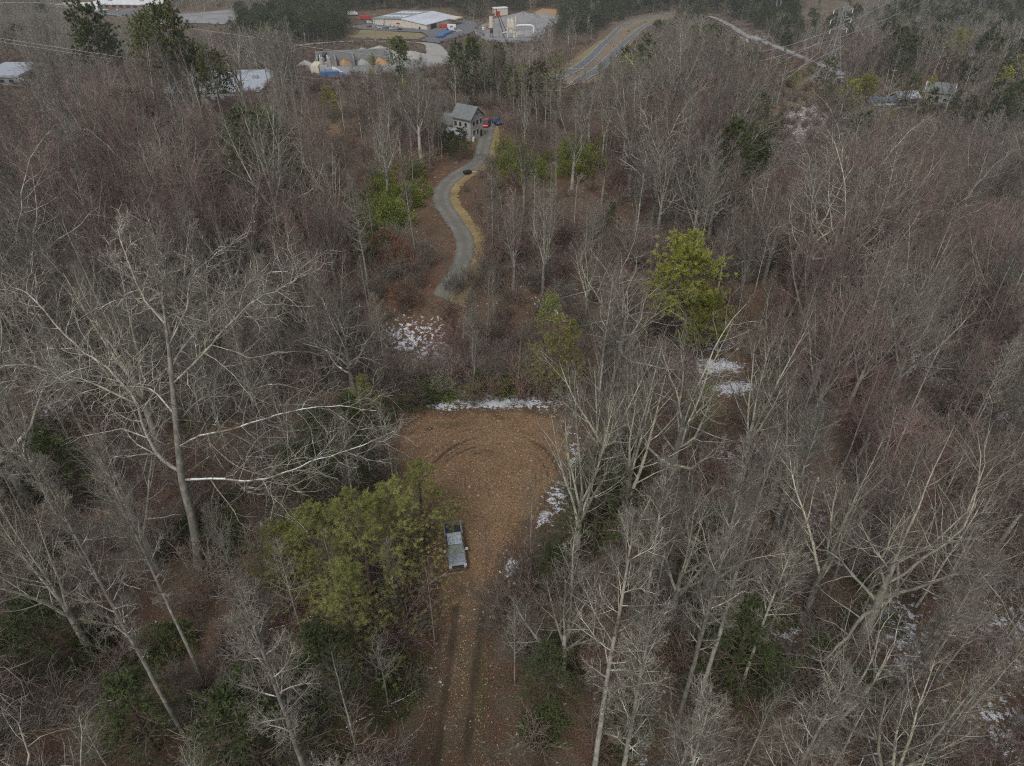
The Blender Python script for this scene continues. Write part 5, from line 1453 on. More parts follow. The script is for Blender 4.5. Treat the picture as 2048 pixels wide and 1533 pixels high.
# ------------------------------------------------------------------ trees the photograph singles out: base pixel, top row
HERO = [
    (645, 1640, 1165, 'hero_poplar2', 'thick straight tree rising past the bottom edge, nearest the camera below the hemlocks', 1.0),
    (410, 1372, 900, 'hero_poplar2', 'tall straight grey trunk rising below the big oak, branching at its very top', .7),
    (385, 1500, 940, 'hero_poplar2', 'tall grey trunk beside the straight one, leaning away over the deep brown floor', .6),
    (190, 1312, 930, 'hero_maple', 'slanting grey trunk over the ivy-dark floor, farthest from the oak', .6),
    (62, 1012, 560, 'hero_oak', 'thick dark trunk at the picture edge beside the ivy-dark floor', .9),
    (505, 1262, 1010, 'poplar_b', 'slender forked tree between the big oak and the feathery pines', .8),
    (335, 925, 380, 'hero_maple', 'tall forked tree standing right behind the big oak', .8),
    (1182, 1575, 1035, 'hero_poplar', 'pale lichened tree with candelabra crown above the muddy track, tallest of its trio', .9),
    (1228, 1640, 1240, 'hero_poplar', 'pale tree with wide whorled limbs, lowest crown of the trio', 1.1),
    (1268, 1335, 925, 'hero_poplar', 'slim lichened trunk between the trio and the twin trunks', .75),
    (1292, 1310, 950, 'poplar_a', 'second slim trunk touching the slim lichened one', .7),
    (1345, 1495, 895, 'hero_poplar2', 'grey trunk of the twin pair, closer to the trio', .7),
    (1388, 1440, 875, 'poplar_a', 'grey trunk of the twin pair, closer to the dark understorey', .7),
    (1475, 1392, 1050, 'hero_poplar', 'leaning lone pale trunk in front of the dark green understorey', .85),
    (1610, 1235, 840, 'hero_maple', 'broad-crowned grey tree leaning over the steep hollow', .75),
    (1150, 1135, 700, 'hero_maple', 'many-stemmed lichened tree at the edge of the clearing beside the snow', .8),
    (1190, 1040, 660, 'hero_maple', 'tall many-stemmed lichened tree behind the one at the clearing edge', .8),
    (1245, 1078, 650, 'hero_maple', 'broad many-stemmed tree reaching over toward the yellow-green pine', .95),
    (1330, 1010, 640, 'hero_oak', 'spreading lichened tree on the far side of the many-stemmed group', .8),
    (1470, 985, 600, 'hero_maple', 'tall forked grey tree downhill of the bright pine', .8),
    (1540, 1010, 680, 'maple_a', 'forked grey tree just downhill of the tall forked one', .8),
    (1170, 640, 445, 'hero_maple', 'pale round-crowned tree between the gravel drive and the bright pine', .9),
    (1085, 590, 350, 'maple_a', 'slim pale tree behind the fallen limb near the gravel drive', .6),
    (1395, 540, 320, 'hero_poplar2', 'tall pale tree with a squirrel nest behind the bright pine', .7),
    (1310, 1780, 1400, 'hero_poplar', 'lichened crown at the bottom edge beside the trio', .95),
    (1490, 1760, 1360, 'hero_poplar2', 'broad lichened crown at the bottom edge below the understorey', 1.0),
    (1640, 1500, 1260, 'hero_oak', 'low dense round crown below the lone pale trunk', .9),
    (1720, 1640, 1290, 'hero_maple', 'wide grey crown near the bottom corner above the snowy slope', .9),
    (1060, 1130, 960, 'pole_a', 'small thin tree standing in the clearing edge by the snow', .8),
    (1030, 1370, 1210, 'pole_a', 'very thin sapling beside the muddy ruts', .8),
    (870, 1290, 1130, 'pole_r', 'thin reddish sapling between the pickup and the ruts', .7),
    (975, 1180, 1050, 'pole_r', 'thin fan-shaped sapling leaning over the clearing neck', .7),
    (720, 1520, 1300, 'pole_a', 'bent sapling below the feathery pines', .8),
    (690, 1260, 1060, 'pole_c', 'thin dull tree growing up through the feathery pines', 1.0),
    (610, 1290, 1090, 'pole_a', 'thin pale tree growing up through the feathery pines', 1.0),
    (800, 1250, 1080, 'pole_c', 'thin dull tree between the feathery pines and the pickup nose', 1.0),
    (879, 308, 222, 'pole_a', 'pale pole trunk in front of the house porch, closest to the drive', 1.0),
    (899, 296, 218, 'pole_a', 'pale pole trunk right before the porch roof', 1.0),
    (884, 318, 205, 'poplar_a', 'taller pale trunk beside the house porch', 1.0),
    (520, 500, 130, 'maple_a', 'fan-shaped many-stemmed tree in front of the snow-roofed building', .9),
    (450, 420, 215, 'hero_maple', 'broad fan of upright stems below the four dark pines', .9),
    (660, 470, 270, 'hero_maple', 'fan-shaped greenish-grey tree beside the laurel thicket', .9),
    (860, 320, 160, 'hero_maple', 'broad rounded tree beyond the lawn side of the beige house', .9),
    (1050, 300, 150, 'maple_a', 'rounded grey tree behind the parked cars at the house', .8),
]
for i, (u, v, vt, k, lb_, sq) in enumerate(HERO):
    if i >= 39: u = 1024 + (u - 1024) * (2688 - v) / (2688 - (v * .35 + vt * .65))
    p = G(u, v); h_ = min(max(top_height(p, vt), 5), 34)
    put_tree(k, p - [0, 0, .2], i * 2.1, h_, lb_, None, squash=sq if sq > .75 else .75)
    placed.append((p[0], p[1], 3.0))

FT = [
    ('feather', 722, 1215, 985, 'broad feathery light green pine overhanging the silver pickup', 1.15), ('feather', 625, 1200, 1010, 'feathery light green pine on the oak side of the broad one', 1.1),
    ('feather', 840, 1085, 925, 'feathery pine behind the pickup at the clearing edge', 1.15), ('feather', 785, 1165, 970, 'feathery pine directly beside the pickup cab', 1.05), ('feather', 700, 1330, 1130, 'feathery pine in front of the broad one, mixed with bare twigs', 1.0),
    ('feather', 560, 1195, 1040, 'small feathery pine nearest the big oak', 1.0), ('feather_d', 640, 1420, 1260, 'dim dark green pine below the feathery ones', 1.2), ('feather_d', 480, 1560, 1380, 'dark green pine at the bottom edge under bare limbs', 1.3),
    ('feather_d', 640, 950, 820, 'dark hemlock half hidden by snowy oak limbs', 1.3), ('feather_d', 700, 900, 790, 'dark green hemlock beside the clearing corner', 1.2), ('feather_d', 590, 1010, 880, 'dark hemlock behind the snow-covered limb', 1.2), ('feather_d', 690, 1000, 870, 'dark hemlock nearest the clearing under the snowy limb', 1.2),
    ('feather', 725, 850, 750, 'small yellow-green pine at the clearing back corner', .9), ('loblolly', 1366, 720, 508, 'bright yellow-green rounded pine, the brightest tree in the wood', 1.05),
    ('loblolly', 1405, 740, 600, 'smaller yellow-green pine tucked under the bright one', 1.1), ('feather', 1100, 800, 585, 'upright yellow-green pine between the clearing and the gravel drive', .62), ('feather', 1140, 790, 640, 'lesser yellow-green pine beside the upright one', .75),
    ('feather', 1410, 880, 770, 'low yellow-green pine beside the bare red soil', 1.0), ('feather_d', 1490, 1375, 1205, 'dark green conifer behind the lone pale trunk', 1.2), ('feather_d', 1200, 1110, 900, 'dark green conifer inside the many-stemmed group', 1.0), ('feather_d', 1250, 1050, 870, 'second dark conifer within the many-stemmed group', 1.0),
    ('feather_d', 1430, 1180, 1020, 'dark conifer behind the twin trunks', 1.1), ('feather_d', 1110, 1180, 1090, 'small dark conifer by the snow at the clearing neck', 1.2), ('feather_d', 1100, 1400, 1290, 'small green conifer beside the trio', 1.2),
    ('feather_d', 100, 1010, 860, 'dark conifer at the picture edge behind the thick trunk', 1.2), ('feather_d', 60, 1330, 1200, 'dark low conifer on the ivy-dark floor', 1.3), ('feather_d', 260, 1500, 1360, 'dark conifer between the two tall grey trunks', 1.2),
    ('open_d', 195, 238, 26, 'dark flat-topped pine apart from the other three on the hill', .95), ('open', 305, 240, 42, 'yellow-tipped pine touching the tallest one on the hill', .8), ('open', 345, 240, 26, 'tallest yellow-tipped pine of the hill group', .95), ('open', 430, 245, 112, 'lowest pine of the hill group in front of the snowy roof', 1.2), ('open_d', 385, 240, 90, 'dark pine squeezed between the tallest and the lowest hill pines', .9),
    ('open', 797, 165, 82, 'lone yellow-green pine in front of the pale stone heaps', 1.3), ('cone_y', 968, 150, 78, 'dark yellow-green conifer below the asphalt plant', 1.5), ('cone_y', 990, 150, 92, 'second conifer below the asphalt plant', 1.4), ('cone_y', 745, 160, 108, 'small green pine in front of the sand bays', 1.2),
    ('cone_y', 655, 235, 172, 'narrow yellow-green conifer beside the rusty clearing', 1.3), ('cone_y', 672, 238, 185, 'darker narrow conifer beside the yellow-green one', 1.3), ('cone_d', 500, 420, 215, 'dark conifer behind pale pole trunks on the hill', 1.6), ('cone_d', 540, 400, 230, 'broad dark conifer beside the pole trunks', 1.6),
    ('feather_d', 920, 320, 255, 'round dark evergreen right in front of the beige house', 1.5), ('feather_d', 885, 300, 245, 'green conifer between the house porch and the drive', 1.3), ('feather_d', 905, 306, 262, 'low dark evergreen touching the round one below the house', 1.6),
    ('cone_y', 1200, 160, 127, 'small bright conifer beside the highway end', 1.2), ('cone_y', 1235, 180, 120, 'tall narrow conifer just past the small bright one', 1.0), ('open', 1490, 150, 92, 'flat-topped pine below the snowy side road', 1.3), ('open', 1345, 95, 50, 'rounded pine beside the highway curve', 1.5),
    ('loblolly', 1735, 215, 157, 'bright rounded pine beside the long blue-grey shed', 1.5), ('loblolly', 1700, 220, 165, 'dark-bellied pine under the pylon', 1.4), ('cone_d', 1660, 225, 170, 'dark conifer at the pylon foot', 1.6), ('cone_y', 1728, 160, 118, 'narrow conifer standing above the hill pines', .9), ('cone_y', 1622, 150, 120, 'small conifer across from the pylon', 1.0),
    ('cone_d', 1560, 290, 225, 'dark conifer above the red soil gap', 1.4), ('cone_d', 1535, 300, 240, 'second dark conifer by the red soil gap', 1.3), ('cone_y', 1385, 300, 255, 'small rounded yellow pine in the pole wood', 1.2), ('cone_d', 1910, 245, 190, 'dark conifer under the leaning utility pole', 1.2), ('cone_d', 1900, 170, 125, 'dark conifer below the snow-roofed house', 1.5),
    ('cone_d', 2010, 200, 120, 'big dark pine at the far picture edge', 1.6), ('cone_y', 2035, 180, 110, 'yellow-tipped pine at the far picture edge', 1.5), ('cone_d', 1790, 120, 60, 'dark conifer beside the pale wooden pole', 1.7), ('cone_d', 1820, 115, 70, 'dark conifer beside the pale glassy-roofed house', 1.5),
]
HEROC = 0
for i, (k, u, v, vt, lb_, sq) in enumerate(FT):
    u = 1024 + (u - 1024) * (2688 - v) / (2688 - (v * .35 + vt * .65))
    p = G(u, v); h_ = min(max(top_height(p, vt), 3.5), 40)
    w_ = sq
    put_tree(k, p - [0, 0, .2], i * 1.3, h_, lb_, None, src=CONI, name='pine_tree' if not k.startswith('feather_d') else 'hemlock_tree', squash=w_)
    placed.append((p[0], p[1], 2.5))
    HEROC += 1

# ------------------------------------------------------------------ keep-clear areas and the random woods
KEEP = [
    [(800, 815), (1095, 815), (1140, 870), (1120, 960), (1080, 1010), (1040, 1050), (1005, 1110), (975, 1200), (962, 1533), (970, 1800), (880, 1800), (880, 1533), (885, 1280), (880, 1150), (865, 1010), (850, 950), (800, 900)],
    [(872, 395), (880, 360), (930, 335), (955, 345), (915, 372), (925, 420), (960, 480), (950, 520), (930, 545), (895, 545), (900, 520), (900, 470)],
    [(936, 212), (1000, 218), (1000, 288), (942, 290)],
    [(695, 24), (890, 18), (950, 45), (950, 66), (905, 82), (890, 108), (880, 122), (862, 100), (840, 92), (560, 102), (560, 92), (640, 84), (695, 80)],
    [(962, 24), (1075, 30), (1075, 76), (1000, 84), (965, 78)], [(1040, 25), (1118, 15), (1115, 46), (1060, 46)],
    [(610, 100), (830, 94), (870, 112), (800, 122), (700, 130), (690, 156), (612, 152)],
    [(1115, 160), (1150, 128), (1180, 92), (1225, 50), (1345, 22), (1352, 36), (1290, 56), (1268, 84), (1215, 108), (1150, 156)],
    [(1408, 26), (1455, 34), (1560, 82), (1550, 96), (1500, 80), (1412, 44)],
    [(1590, 180), (1640, 178), (1640, 200), (1580, 205)], [(1560, 235), (1620, 235), (1600, 285), (1545, 280)],
    [(1900, 104), (1950, 104), (1950, 118), (1900, 118)],
    [(470, 150), (525, 150), (525, 168), (470, 166)], [(-20, 105), (42, 105), (42, 180), (-20, 180)],
    [(150, -5), (320, -5), (320, 22), (150, 22)], [(300, 30), (470, 18), (470, 44), (300, 46)],
]
SOFT = [  # thinner, lower woods so that what lies behind shows
    [(945, 325), (955, 260), (1000, 245), (995, 300), (965, 345), (930, 345)], [(1730, 178), (1918, 174), (1918, 210), (1730, 212)], [(880, 200), (940, 200), (940, 290), (880, 270)],
    [(1560, 82), (1690, 138), (1680, 158), (1560, 100)],
    [(880, 795), (1095, 795), (1095, 820), (880, 820)], [(320, 145), (530, 145), (530, 200), (320, 200)], [(-50, 100), (48, 100), (48, 185), (-50, 185)], [(780, 630), (900, 620), (900, 720), (790, 720)],
    [(1390, 715), (1500, 715), (1500, 800), (1390, 790)], [(1600, 0), (1720, 0), (1690, 180), (1620, 180)], [(1540, 185), (1680, 185), (1680, 300), (1540, 300)], [(580, 230), (700, 230), (700, 285), (580, 285)],
    [(1100, 330), (1240, 330), (1240, 390), (1100, 390)], [(715, 345), (880, 345), (880, 480), (715, 480)], [(1000, 310), (1200, 300), (1200, 370), (1000, 370)], [(1060, 90), (1180, 60), (1140, 150), (1060, 140)], [(740, 495), (830, 495), (830, 590), (740, 590)],
    [(150, 20), (250, 20), (250, 110), (150, 110)], [(275, 35), (475, 35), (475, 190), (275, 190)], [(520, 940), (905, 940), (905, 1240), (540, 1240)], [(1280, 490), (1455, 490), (1455, 700), (1280, 700)], [(1060, 580), (1140, 580), (1140, 720), (1060, 720)],
    [(780, 360), (870, 360), (860, 480), (780, 480)], [(420, 940), (540, 940), (540, 1340), (200, 1340), (200, 1100)], [(1390, 770), (1440, 770), (1440, 860), (1390, 860)],
]
CONZONE = [([(1440, -30), (1720, -30), (1720, 60), (1480, 50)], .5), ([(430, 10), (700, 12), (700, 70), (640, 80), (430, 60)], .92), ([(560, -20), (1600, -20), (1600, 34), (560, 34)], .85), ([(1120, 20), (1250, 20), (1180, 100), (1110, 110)], .6), ([(900, 85), (1060, 85), (1060, 130), (900, 130)], .3), ([(1500, 180), (1560, 180), (1560, 290), (1500, 290)], .5), ([(1600, 100), (2100, 60), (2100, 230), (1600, 230)], .28), ([(1800, -30), (2100, -30), (2100, 120), (1750, 60)], .35),
           ([(0, 800), (260, 800), (200, 1533), (0, 1533)], .12), ([(1000, -30), (1600, 20), (1600, 140), (1300, 140)], .15), ([(440, 200), (600, 200), (600, 420), (440, 420)], .25)]
REDZONE = [(400, 500, 380, 200), (1480, 420, 110, 60), (1640, 660, 200, 90), (1820, 640, 170, 120), (1960, 700, 120, 120), (1800, 300, 220, 60), (900, 640, 160, 70), (860, 590, 120, 40), (1640, 980, 120, 160), (1850, 1000, 200, 160), (100, 560, 160, 120), (1700, 150, 200, 50), (1330, 390, 120, 40), (250, 1250, 200, 150), (640, 600, 120, 120), (1700, 500, 240, 120)]

def gen_points():
    """jittered points, thinning with distance"""
    pts = []
    for (y0, y1, s) in ((6, 130, 3.1), (130, 260, 4.9), (260, 520, 6.2), (520, 1060, 8.6), (1060, 1500, 9.5)):
        ys = np.arange(y0, y1, s)
        for y in ys:
            hwid = 0.80 * (y * CP + 75 * SP) + 14
            xs = np.arange(-hwid, hwid, s)
            j = RNG.uniform(-.45, .45, (len(xs), 2)) * s
            pts.append(np.column_stack([xs + j[:, 0], np.full(len(xs), y) + j[:, 1]]))
    return np.concatenate(pts)

pts = gen_points()
x, y = pts[:, 0], pts[:, 1]; z = terrain(x, y)
n = len(pts)
low = RNG.random(n)
HT = RNG.uniform(15, 23, n)
KN = np.empty(n, object)
lf = np.sin(x * .05 + 2) * np.cos(y * .043) + .5 * np.sin(x * .13 + y * .11)
bu, bv, _ = proj(np.column_stack([x, y, z]))
red = np.zeros(n)
for (cu, cv, a, b) in REDZONE: red = np.maximum(red, np.exp(-(((bu - cu) / a) ** 2 + ((bv - cv) / b) ** 2)))
con = np.zeros(n)
mu, mv, mz = proj(np.column_stack([x, y, z + HT * .7]))
for poly, pr_ in CONZONE: con = np.maximum(con, np.where(in_poly(mu, mv, poly), pr_, 0))
con = np.maximum(con, .012)
q = RNG.random(n)
for i in range(n):
    rr = q[i]
    if RNG.random() < con[i]: KN[i] = 'C'
    elif RNG.random() < .8 * red[i]: KN[i] = 'maple_r' if rr < .6 else 'pole_r'
    elif y[i] > 240 and RNG.random() < .35: KN[i] = 'poplar_b'
    elif rr < .10: KN[i] = 'poplar_b'
    elif rr < .18: KN[i] = 'poplar_c'
    elif rr < .26: KN[i] = 'poplar_a'
    elif rr < .40: KN[i] = 'maple_a'
    elif rr < .54: KN[i] = 'maple_c'
    elif rr < .62: KN[i] = 'maple_b'
    elif rr < .70: KN[i] = 'oak_a'
    elif rr < .76: KN[i] = 'oak_b'
    elif rr < .90: KN[i] = 'pole_a'
    else: KN[i] = 'pole_c'
    if y[i] < 80 and KN[i] in ('maple_a', 'maple_b', 'maple_c', 'oak_a', 'oak_b') and RNG.random() < .65: KN[i] = 'poplar_b' if RNG.random() < .5 else 'pole_a'
pole_m = np.array([str(k).startswith('pole') for k in KN])
HT = np.where(pole_m, HT * .72, HT); HT = np.where(KN == 'C', HT * RNG.uniform(.55, 1.0, n), HT)
HT = np.where((y > 78) & (y < 260) & (KN != 'C') & ~pole_m, HT * 1.15, HT)
HT = np.where(y > 260, HT * .95, HT)
# behind the clearing the wood is younger
HT = np.where((y > 74) & (y < 130) & (np.abs(x) < 45), HT * .82, HT)
ok = np.ones(n, bool)
# nearest part: keep big trees apart, leave the floor showing
big_near = (y < 130) & ~pole_m
ok &= ~(big_near & (RNG.random(n) < .56)); ok &= ~((y < 130) & pole_m & (RNG.random(n) < .35))
ok &= ~((y < 72) & (RNG.random(n) < np.where(x > 16, np.where(pole_m, .25, .66), np.where(pole_m, .5, .66))))
for (px_, py_, r_) in placed: ok &= np.hypot(x - px_, y - py_) > (r_ if r_ > 2.6 else 1.8)
ok &= sdf(x, y, CLEAR) < -1.2
ok &= seg_dist(x, y, list(map(tuple, DRIVE_L))) > 4.5
for line, w in ((HWY_L, 15), (HWY_R, 8), (FRONT_ROAD, 12), (RIGHT_ROAD, 5)): ok &= seg_dist(x, y, list(map(tuple, line))) > w
crw = np.array([.09 if pm else .17 for pm in pole_m])
hit = np.zeros(n, bool); soft = np.zeros(n, bool)
for fz in (0, .35, .6, .8, 1.0):
    for sx_ in (-1, 0, 1):
        if fz == 0 and sx_: continue
        U_, V_, _ = proj(np.column_stack([x + sx_ * crw * HT * (1 if .3 < fz < .95 else .4), y, z + HT * fz]))
        for poly in KEEP: hit |= in_poly(U_, V_, poly)
        for poly in SOFT: soft |= in_poly(U_, V_, poly)
ok &= ~hit
ok &= ~(soft & (RNG.random(n) < .86))
# hold the camera's own column free
ok &= ~((y < 14) & (HT > 18))
x, y, z, HT, KN = x[ok], y[ok], z[ok], HT[ok], KN[ok]
U_, V_, Z_ = proj(np.column_stack([x, y, z + HT * .7]))
U0, V0, Z0 = proj(np.column_stack([x, y, z]))
inview = (U_ > -60) & (U_ < 2108) & (V_ < 1600) & (V_ > -60)
size = HT / Z_ * inview
order = np.argsort(-size)
isC = KN == 'C'
bare_sel = [i for i in order if not isC[i] and inview[i]][:285 - len(HERO) + 30]
con_sel = [i for i in order if isC[i] and inview[i]][:max(0, 290 - HEROC)]
single = np.zeros(len(x), bool)
seen = {}
for i in bare_sel:
    single[i] = True
    p = (x[i], y[i], z[i] - .2)
    k = KN[i]
    sq_ = RNG.uniform(.85, 1.15)
    lb_, gp = label_for(PROTO[k]['words'], p, HT[i], 19 if not k.startswith('pole') else 14, sq_)
    put_tree(k, p, RNG.uniform(0, 6.28), HT[i], lb_, gp, squash=sq_, lean=(RNG.normal(0, .03), RNG.normal(0, .03)))
CK = ['cone_d', 'cone_y', 'open_d', 'feather_d']
CW = {'cone_d': 'dark cone-shaped conifer', 'cone_y': 'yellowish green cone-shaped conifer', 'open_d': 'dark open-crowned pine', 'feather_d': 'dark bushy hemlock'}
for i in con_sel:
    single[i] = True
    k = RNG.choice(CK, p=[.5, .15, .2, .15]) if y[i] > 130 else RNG.choice(['feather_d', 'cone_d'])
    p = (x[i], y[i], z[i] - .2)
    sq_ = RNG.uniform(.9, 1.5)
    lb_, gp = label_for(CW[k], p, HT[i], 13, sq_ - .2)
    put_tree(k, p, RNG.uniform(0, 6.28), HT[i] * (.7 if y[i] < 130 else 1), lb_, gp.replace('bare trees', 'conifers'), src=CONI, name='pine_tree' if k != 'feather_d' else 'hemlock_tree', squash=sq_)

# the rest: one mass of bare wood, one of conifers
rest = ~single
near_m = [joined(PROTO[k]['raw'], 0, list(PROTO[k]['mats']), 'wood') for k in ('poplar_b', 'maple_a', 'maple_r', 'maple_b', 'oak_a', 'pole_a', 'pole_r', 'poplar_a', 'maple_c', 'oak_b', 'pole_c')]
far_tr = [('poplar', M_BARKP, M_LIMB, M_TWIGG), ('maple', M_BARKP, M_TWIGP, M_TWIGG), ('maple', M_BARK, M_TWIGG, M_TWIGR), ('maple', M_BARK, M_TWIGP, M_TWIGB), ('oak', M_BARK, M_TWIGP, M_TWIGG), ('pole', M_BARKP, M_TWIGP, M_TWIGG), ('pole', M_BARK, M_TWIGR, M_TWIGR), ('poplar', M_BARK, M_TWIGP, M_TWIGB), ('maple', M_BARK, M_TWIGP, M_TWIGB), ('oak', M_BARKP, M_TWIGP, M_TWIGB), ('pole', M_BARK, M_TWIGG, M_TWIGB)]
mid_m = [joined(bare_tree(300 + i, f, 1), 1, [a, b, c], 'wood') for i, (f, a, b, c) in enumerate(far_tr)]
far_m = [joined(bare_tree(400 + i, f, 2), 2, [a, b, c], 'wood') for i, (f, a, b, c) in enumerate(far_tr)]
wood = lib('wood', near_m + mid_m + far_m)
ref_h = np.array(([PROTO[k]['h'] for k in ('poplar_b', 'maple_a', 'maple_r', 'maple_b', 'oak_a', 'pole_a', 'pole_r', 'poplar_a', 'maple_c', 'oak_b', 'pole_c')]) + [dict(poplar=26, maple=21, oak=20, pole=17)[f[0]] for f in far_tr] * 2)
slot = {'poplar_a': 7, 'poplar_b': 0, 'poplar_c': 7, 'maple_a': 1, 'maple_r': 2, 'maple_b': 3, 'oak_a': 4, 'oak_b': 9, 'pole_a': 5, 'pole_r': 6, 'maple_c': 8, 'pole_c': 10}
ids = [i for i in range(len(x)) if rest[i] and not isC[i]]
pk = np.array([slot[KN[i]] + (0 if y[i] < 110 else 11 if y[i] < 260 else 22) for i in ids])
ids = np.array(ids)
sc_ = HT[ids] / ref_h[pk]
wd_ = sc_ * RNG.uniform(.85, 1.2, len(ids)) * np.where(y[ids] > 500, 1.35, np.where(y[ids] > 260, 1.2, 1.0))
scatter('bare_woods', np.column_stack([x[ids], y[ids], z[ids] - .2]), np.column_stack([RNG.normal(0, .03, len(ids)), RNG.normal(0, .03, len(ids)), RNG.uniform(0, 6.28, len(ids))]),
        np.column_stack([wd_, wd_, sc_]), pk, wood, 'leafless grey and reddish wood filling the far hillsides and valley', 'woods')
idc = np.array([i for i in range(len(x)) if rest[i] and isC[i]])
def con_joined(k):
    pr = CONI[k]; 
    return pr
def join_con(sd_, form, m, lod=1):
    cf = conifer(sd_, form, lod); g = Geo()
    V, F = tubes(*cf['trunk'], 5); g.add(V, F, 0); V, F = tubes(cf['l1'][0], cf['l1'][1], 3); g.add(V, F, 0); V, F = cf['needles']; g.add(V, F, 1)
    return g.mesh('conifer', [M_PINEB, m], False)
conl = lib('conifer', [join_con(21, 'cone', M_NEED_D), join_con(22, 'cone', M_NEED_D), join_con(23, 'open', M_NEED_D)])
if len(idc):
    pkc = RNG.integers(0, 3, len(idc)); s_c = HT[idc] / np.array([17, 17, 24])[pkc] * 1.15
    scatter('conifer_woods', np.column_stack([x[idc], y[idc], z[idc] - .2]), np.column_stack([np.zeros(len(idc)), np.zeros(len(idc)), RNG.uniform(0, 6.28, len(idc))]),
            np.column_stack([s_c * 1.4, s_c * 1.4, s_c]), pkc, conl, 'dark evergreen wood along the top of the valley', 'woods')
print('tris', sum(len(m.polygons) for m in bpy.data.meshes) * 2)
print('trees', len(x), 'mass', len(ids), 'conifers', len(idc), 'single', single.sum())

# ------------------------------------------------------------------ undergrowth
def under():
    P_ = []
    for (y0, y1, s) in ((14, 130, 2.0), (130, 260, 3.6)):
        for yy in np.arange(y0, y1, s):
            hwid = 0.78 * (yy * CP + 75 * SP) + 8
            xs = np.arange(-hwid, hwid, s); j = RNG.uniform(-.5, .5, (len(xs), 2)) * s
            P_.append(np.column_stack([xs + j[:, 0], yy + j[:, 1]]))
    P_ = np.concatenate(P_)
    xx, yy = P_.T
    k = (sdf(xx, yy, CLEAR) < -0.6) & (seg_dist(xx, yy, list(map(tuple, DRIVE_L[:-9]))) > 4.6) & (RNG.random(len(xx)) < np.where(yy < 75, .34, .5))
    hh = np.hypot(xx - tk.location[0], yy - tk.location[1]) > 4
    k &= hh
    xx, yy = xx[k], yy[k]; zz = terrain(xx, yy)
    u, v, _ = proj(np.column_stack([xx, yy, zz + 1]))
    k = np.ones(len(xx), bool)
    for poly in KEEP: k &= ~in_poly(u, v, poly)
    for (a, b, c, d) in ((850, 795, 1095, 822), (1385, 705, 1510, 800), (790, 640, 900, 730), (1720, 1190, 1880, 1370), (1090, 950, 1140, 1040), (740, 355, 870, 480), (1000, 310, 1200, 370)): k &= ~((u > a) & (u < c) & (v > b) & (v < d))
    return xx[k], yy[k], zz[k], u[k], v[k]
ux, uy, uz, uu, uv = under()
bl = lib('brush', [joined(bare_tree(500 + i, 'brush', 1), 1, [m, m, m], 'brush') for i, m in enumerate((M_TWIGG, M_TWIGB, M_TWIGR, M_TWIGB))])
s = RNG.uniform(.45, 1.25, len(ux))
scatter('undergrowth', np.column_stack([ux, uy, uz]), np.column_stack([RNG.normal(0, .1, len(ux)), RNG.normal(0, .1, len(ux)), RNG.uniform(0, 6.28, len(ux))]), np.column_stack([s * 1.2, s * 1.2, s]), RNG.integers(0, 4, len(ux)), bl,
        'tangle of bare brush and saplings on the forest floor', 'undergrowth')

FP = [(700, 55), (745, 48), (860, 62), (886, 50), (930, 42), (958, 48), (945, 66), (905, 78), (880, 88), (838, 83)], [(722, 61), (770, 63), (842, 68), (852, 74), (835, 80), (740, 80), (700, 78)], [(965, 55), (1010, 38), (1060, 28), (1108, 26), (1090, 62), (1060, 84), (970, 84)], [(605, 140), (640, 118), (700, 106), (760, 98), (868, 112), (860, 140), (640, 160)], [(282, 44), (330, 32), (470, 20), (450, 50)], [(745, 55), (745, 30), (885, 20), (890, 52), (853, 62)]
fx, fy = [], []
for (y0, y1, s_) in ((255, 520, 4.6), (520, 900, 6.5)):
    for yy in np.arange(y0, y1, s_):
        hw2 = .76 * (yy * CP + 75 * SP); xs = np.arange(-hw2, hw2, s_)
        fx.append(xs + RNG.uniform(-.5, .5, len(xs)) * s_); fy.append(yy + RNG.uniform(-.5, .5, len(xs)) * s_)
fx, fy = np.concatenate(fx), np.concatenate(fy); fz_ = terrain(fx, fy)
u_, v_, _ = proj(np.column_stack([fx, fy, fz_])); k = RNG.random(len(fx)) < .8
for poly in FP: k &= ~in_poly(u_, v_, poly)
for line, w in ((HWY_L, 12), (HWY_R, 7), (FRONT_ROAD, 8), (RIGHT_ROAD, 4)): k &= seg_dist(fx, fy, list(map(tuple, line))) > w
fx, fy, fz_ = fx[k], fy[k], fz_[k]
fb = []
for i, m in enumerate((M_TWIGG, M_TWIGB, M_TWIGR, M_TWIGB)):
    fb.append(joined(bare_tree(520 + i, 'brush', 2), 2, [m, m, m], 'scrub'))
s = RNG.uniform(.3, .85, len(fx)) * np.where(fy > 480, .8, 1)
scatter('scrub', np.column_stack([fx, fy, fz_]), np.column_stack([np.zeros(len(fx)), np.zeros(len(fx)), RNG.uniform(0, 6.28, len(fx))]), np.column_stack([s * 1.5, s * 1.5, s]), RNG.integers(0, 4, len(fx)), lib('scrub', fb),
        'low brown and grey scrub covering the valley between yards and roads', 'scrub')

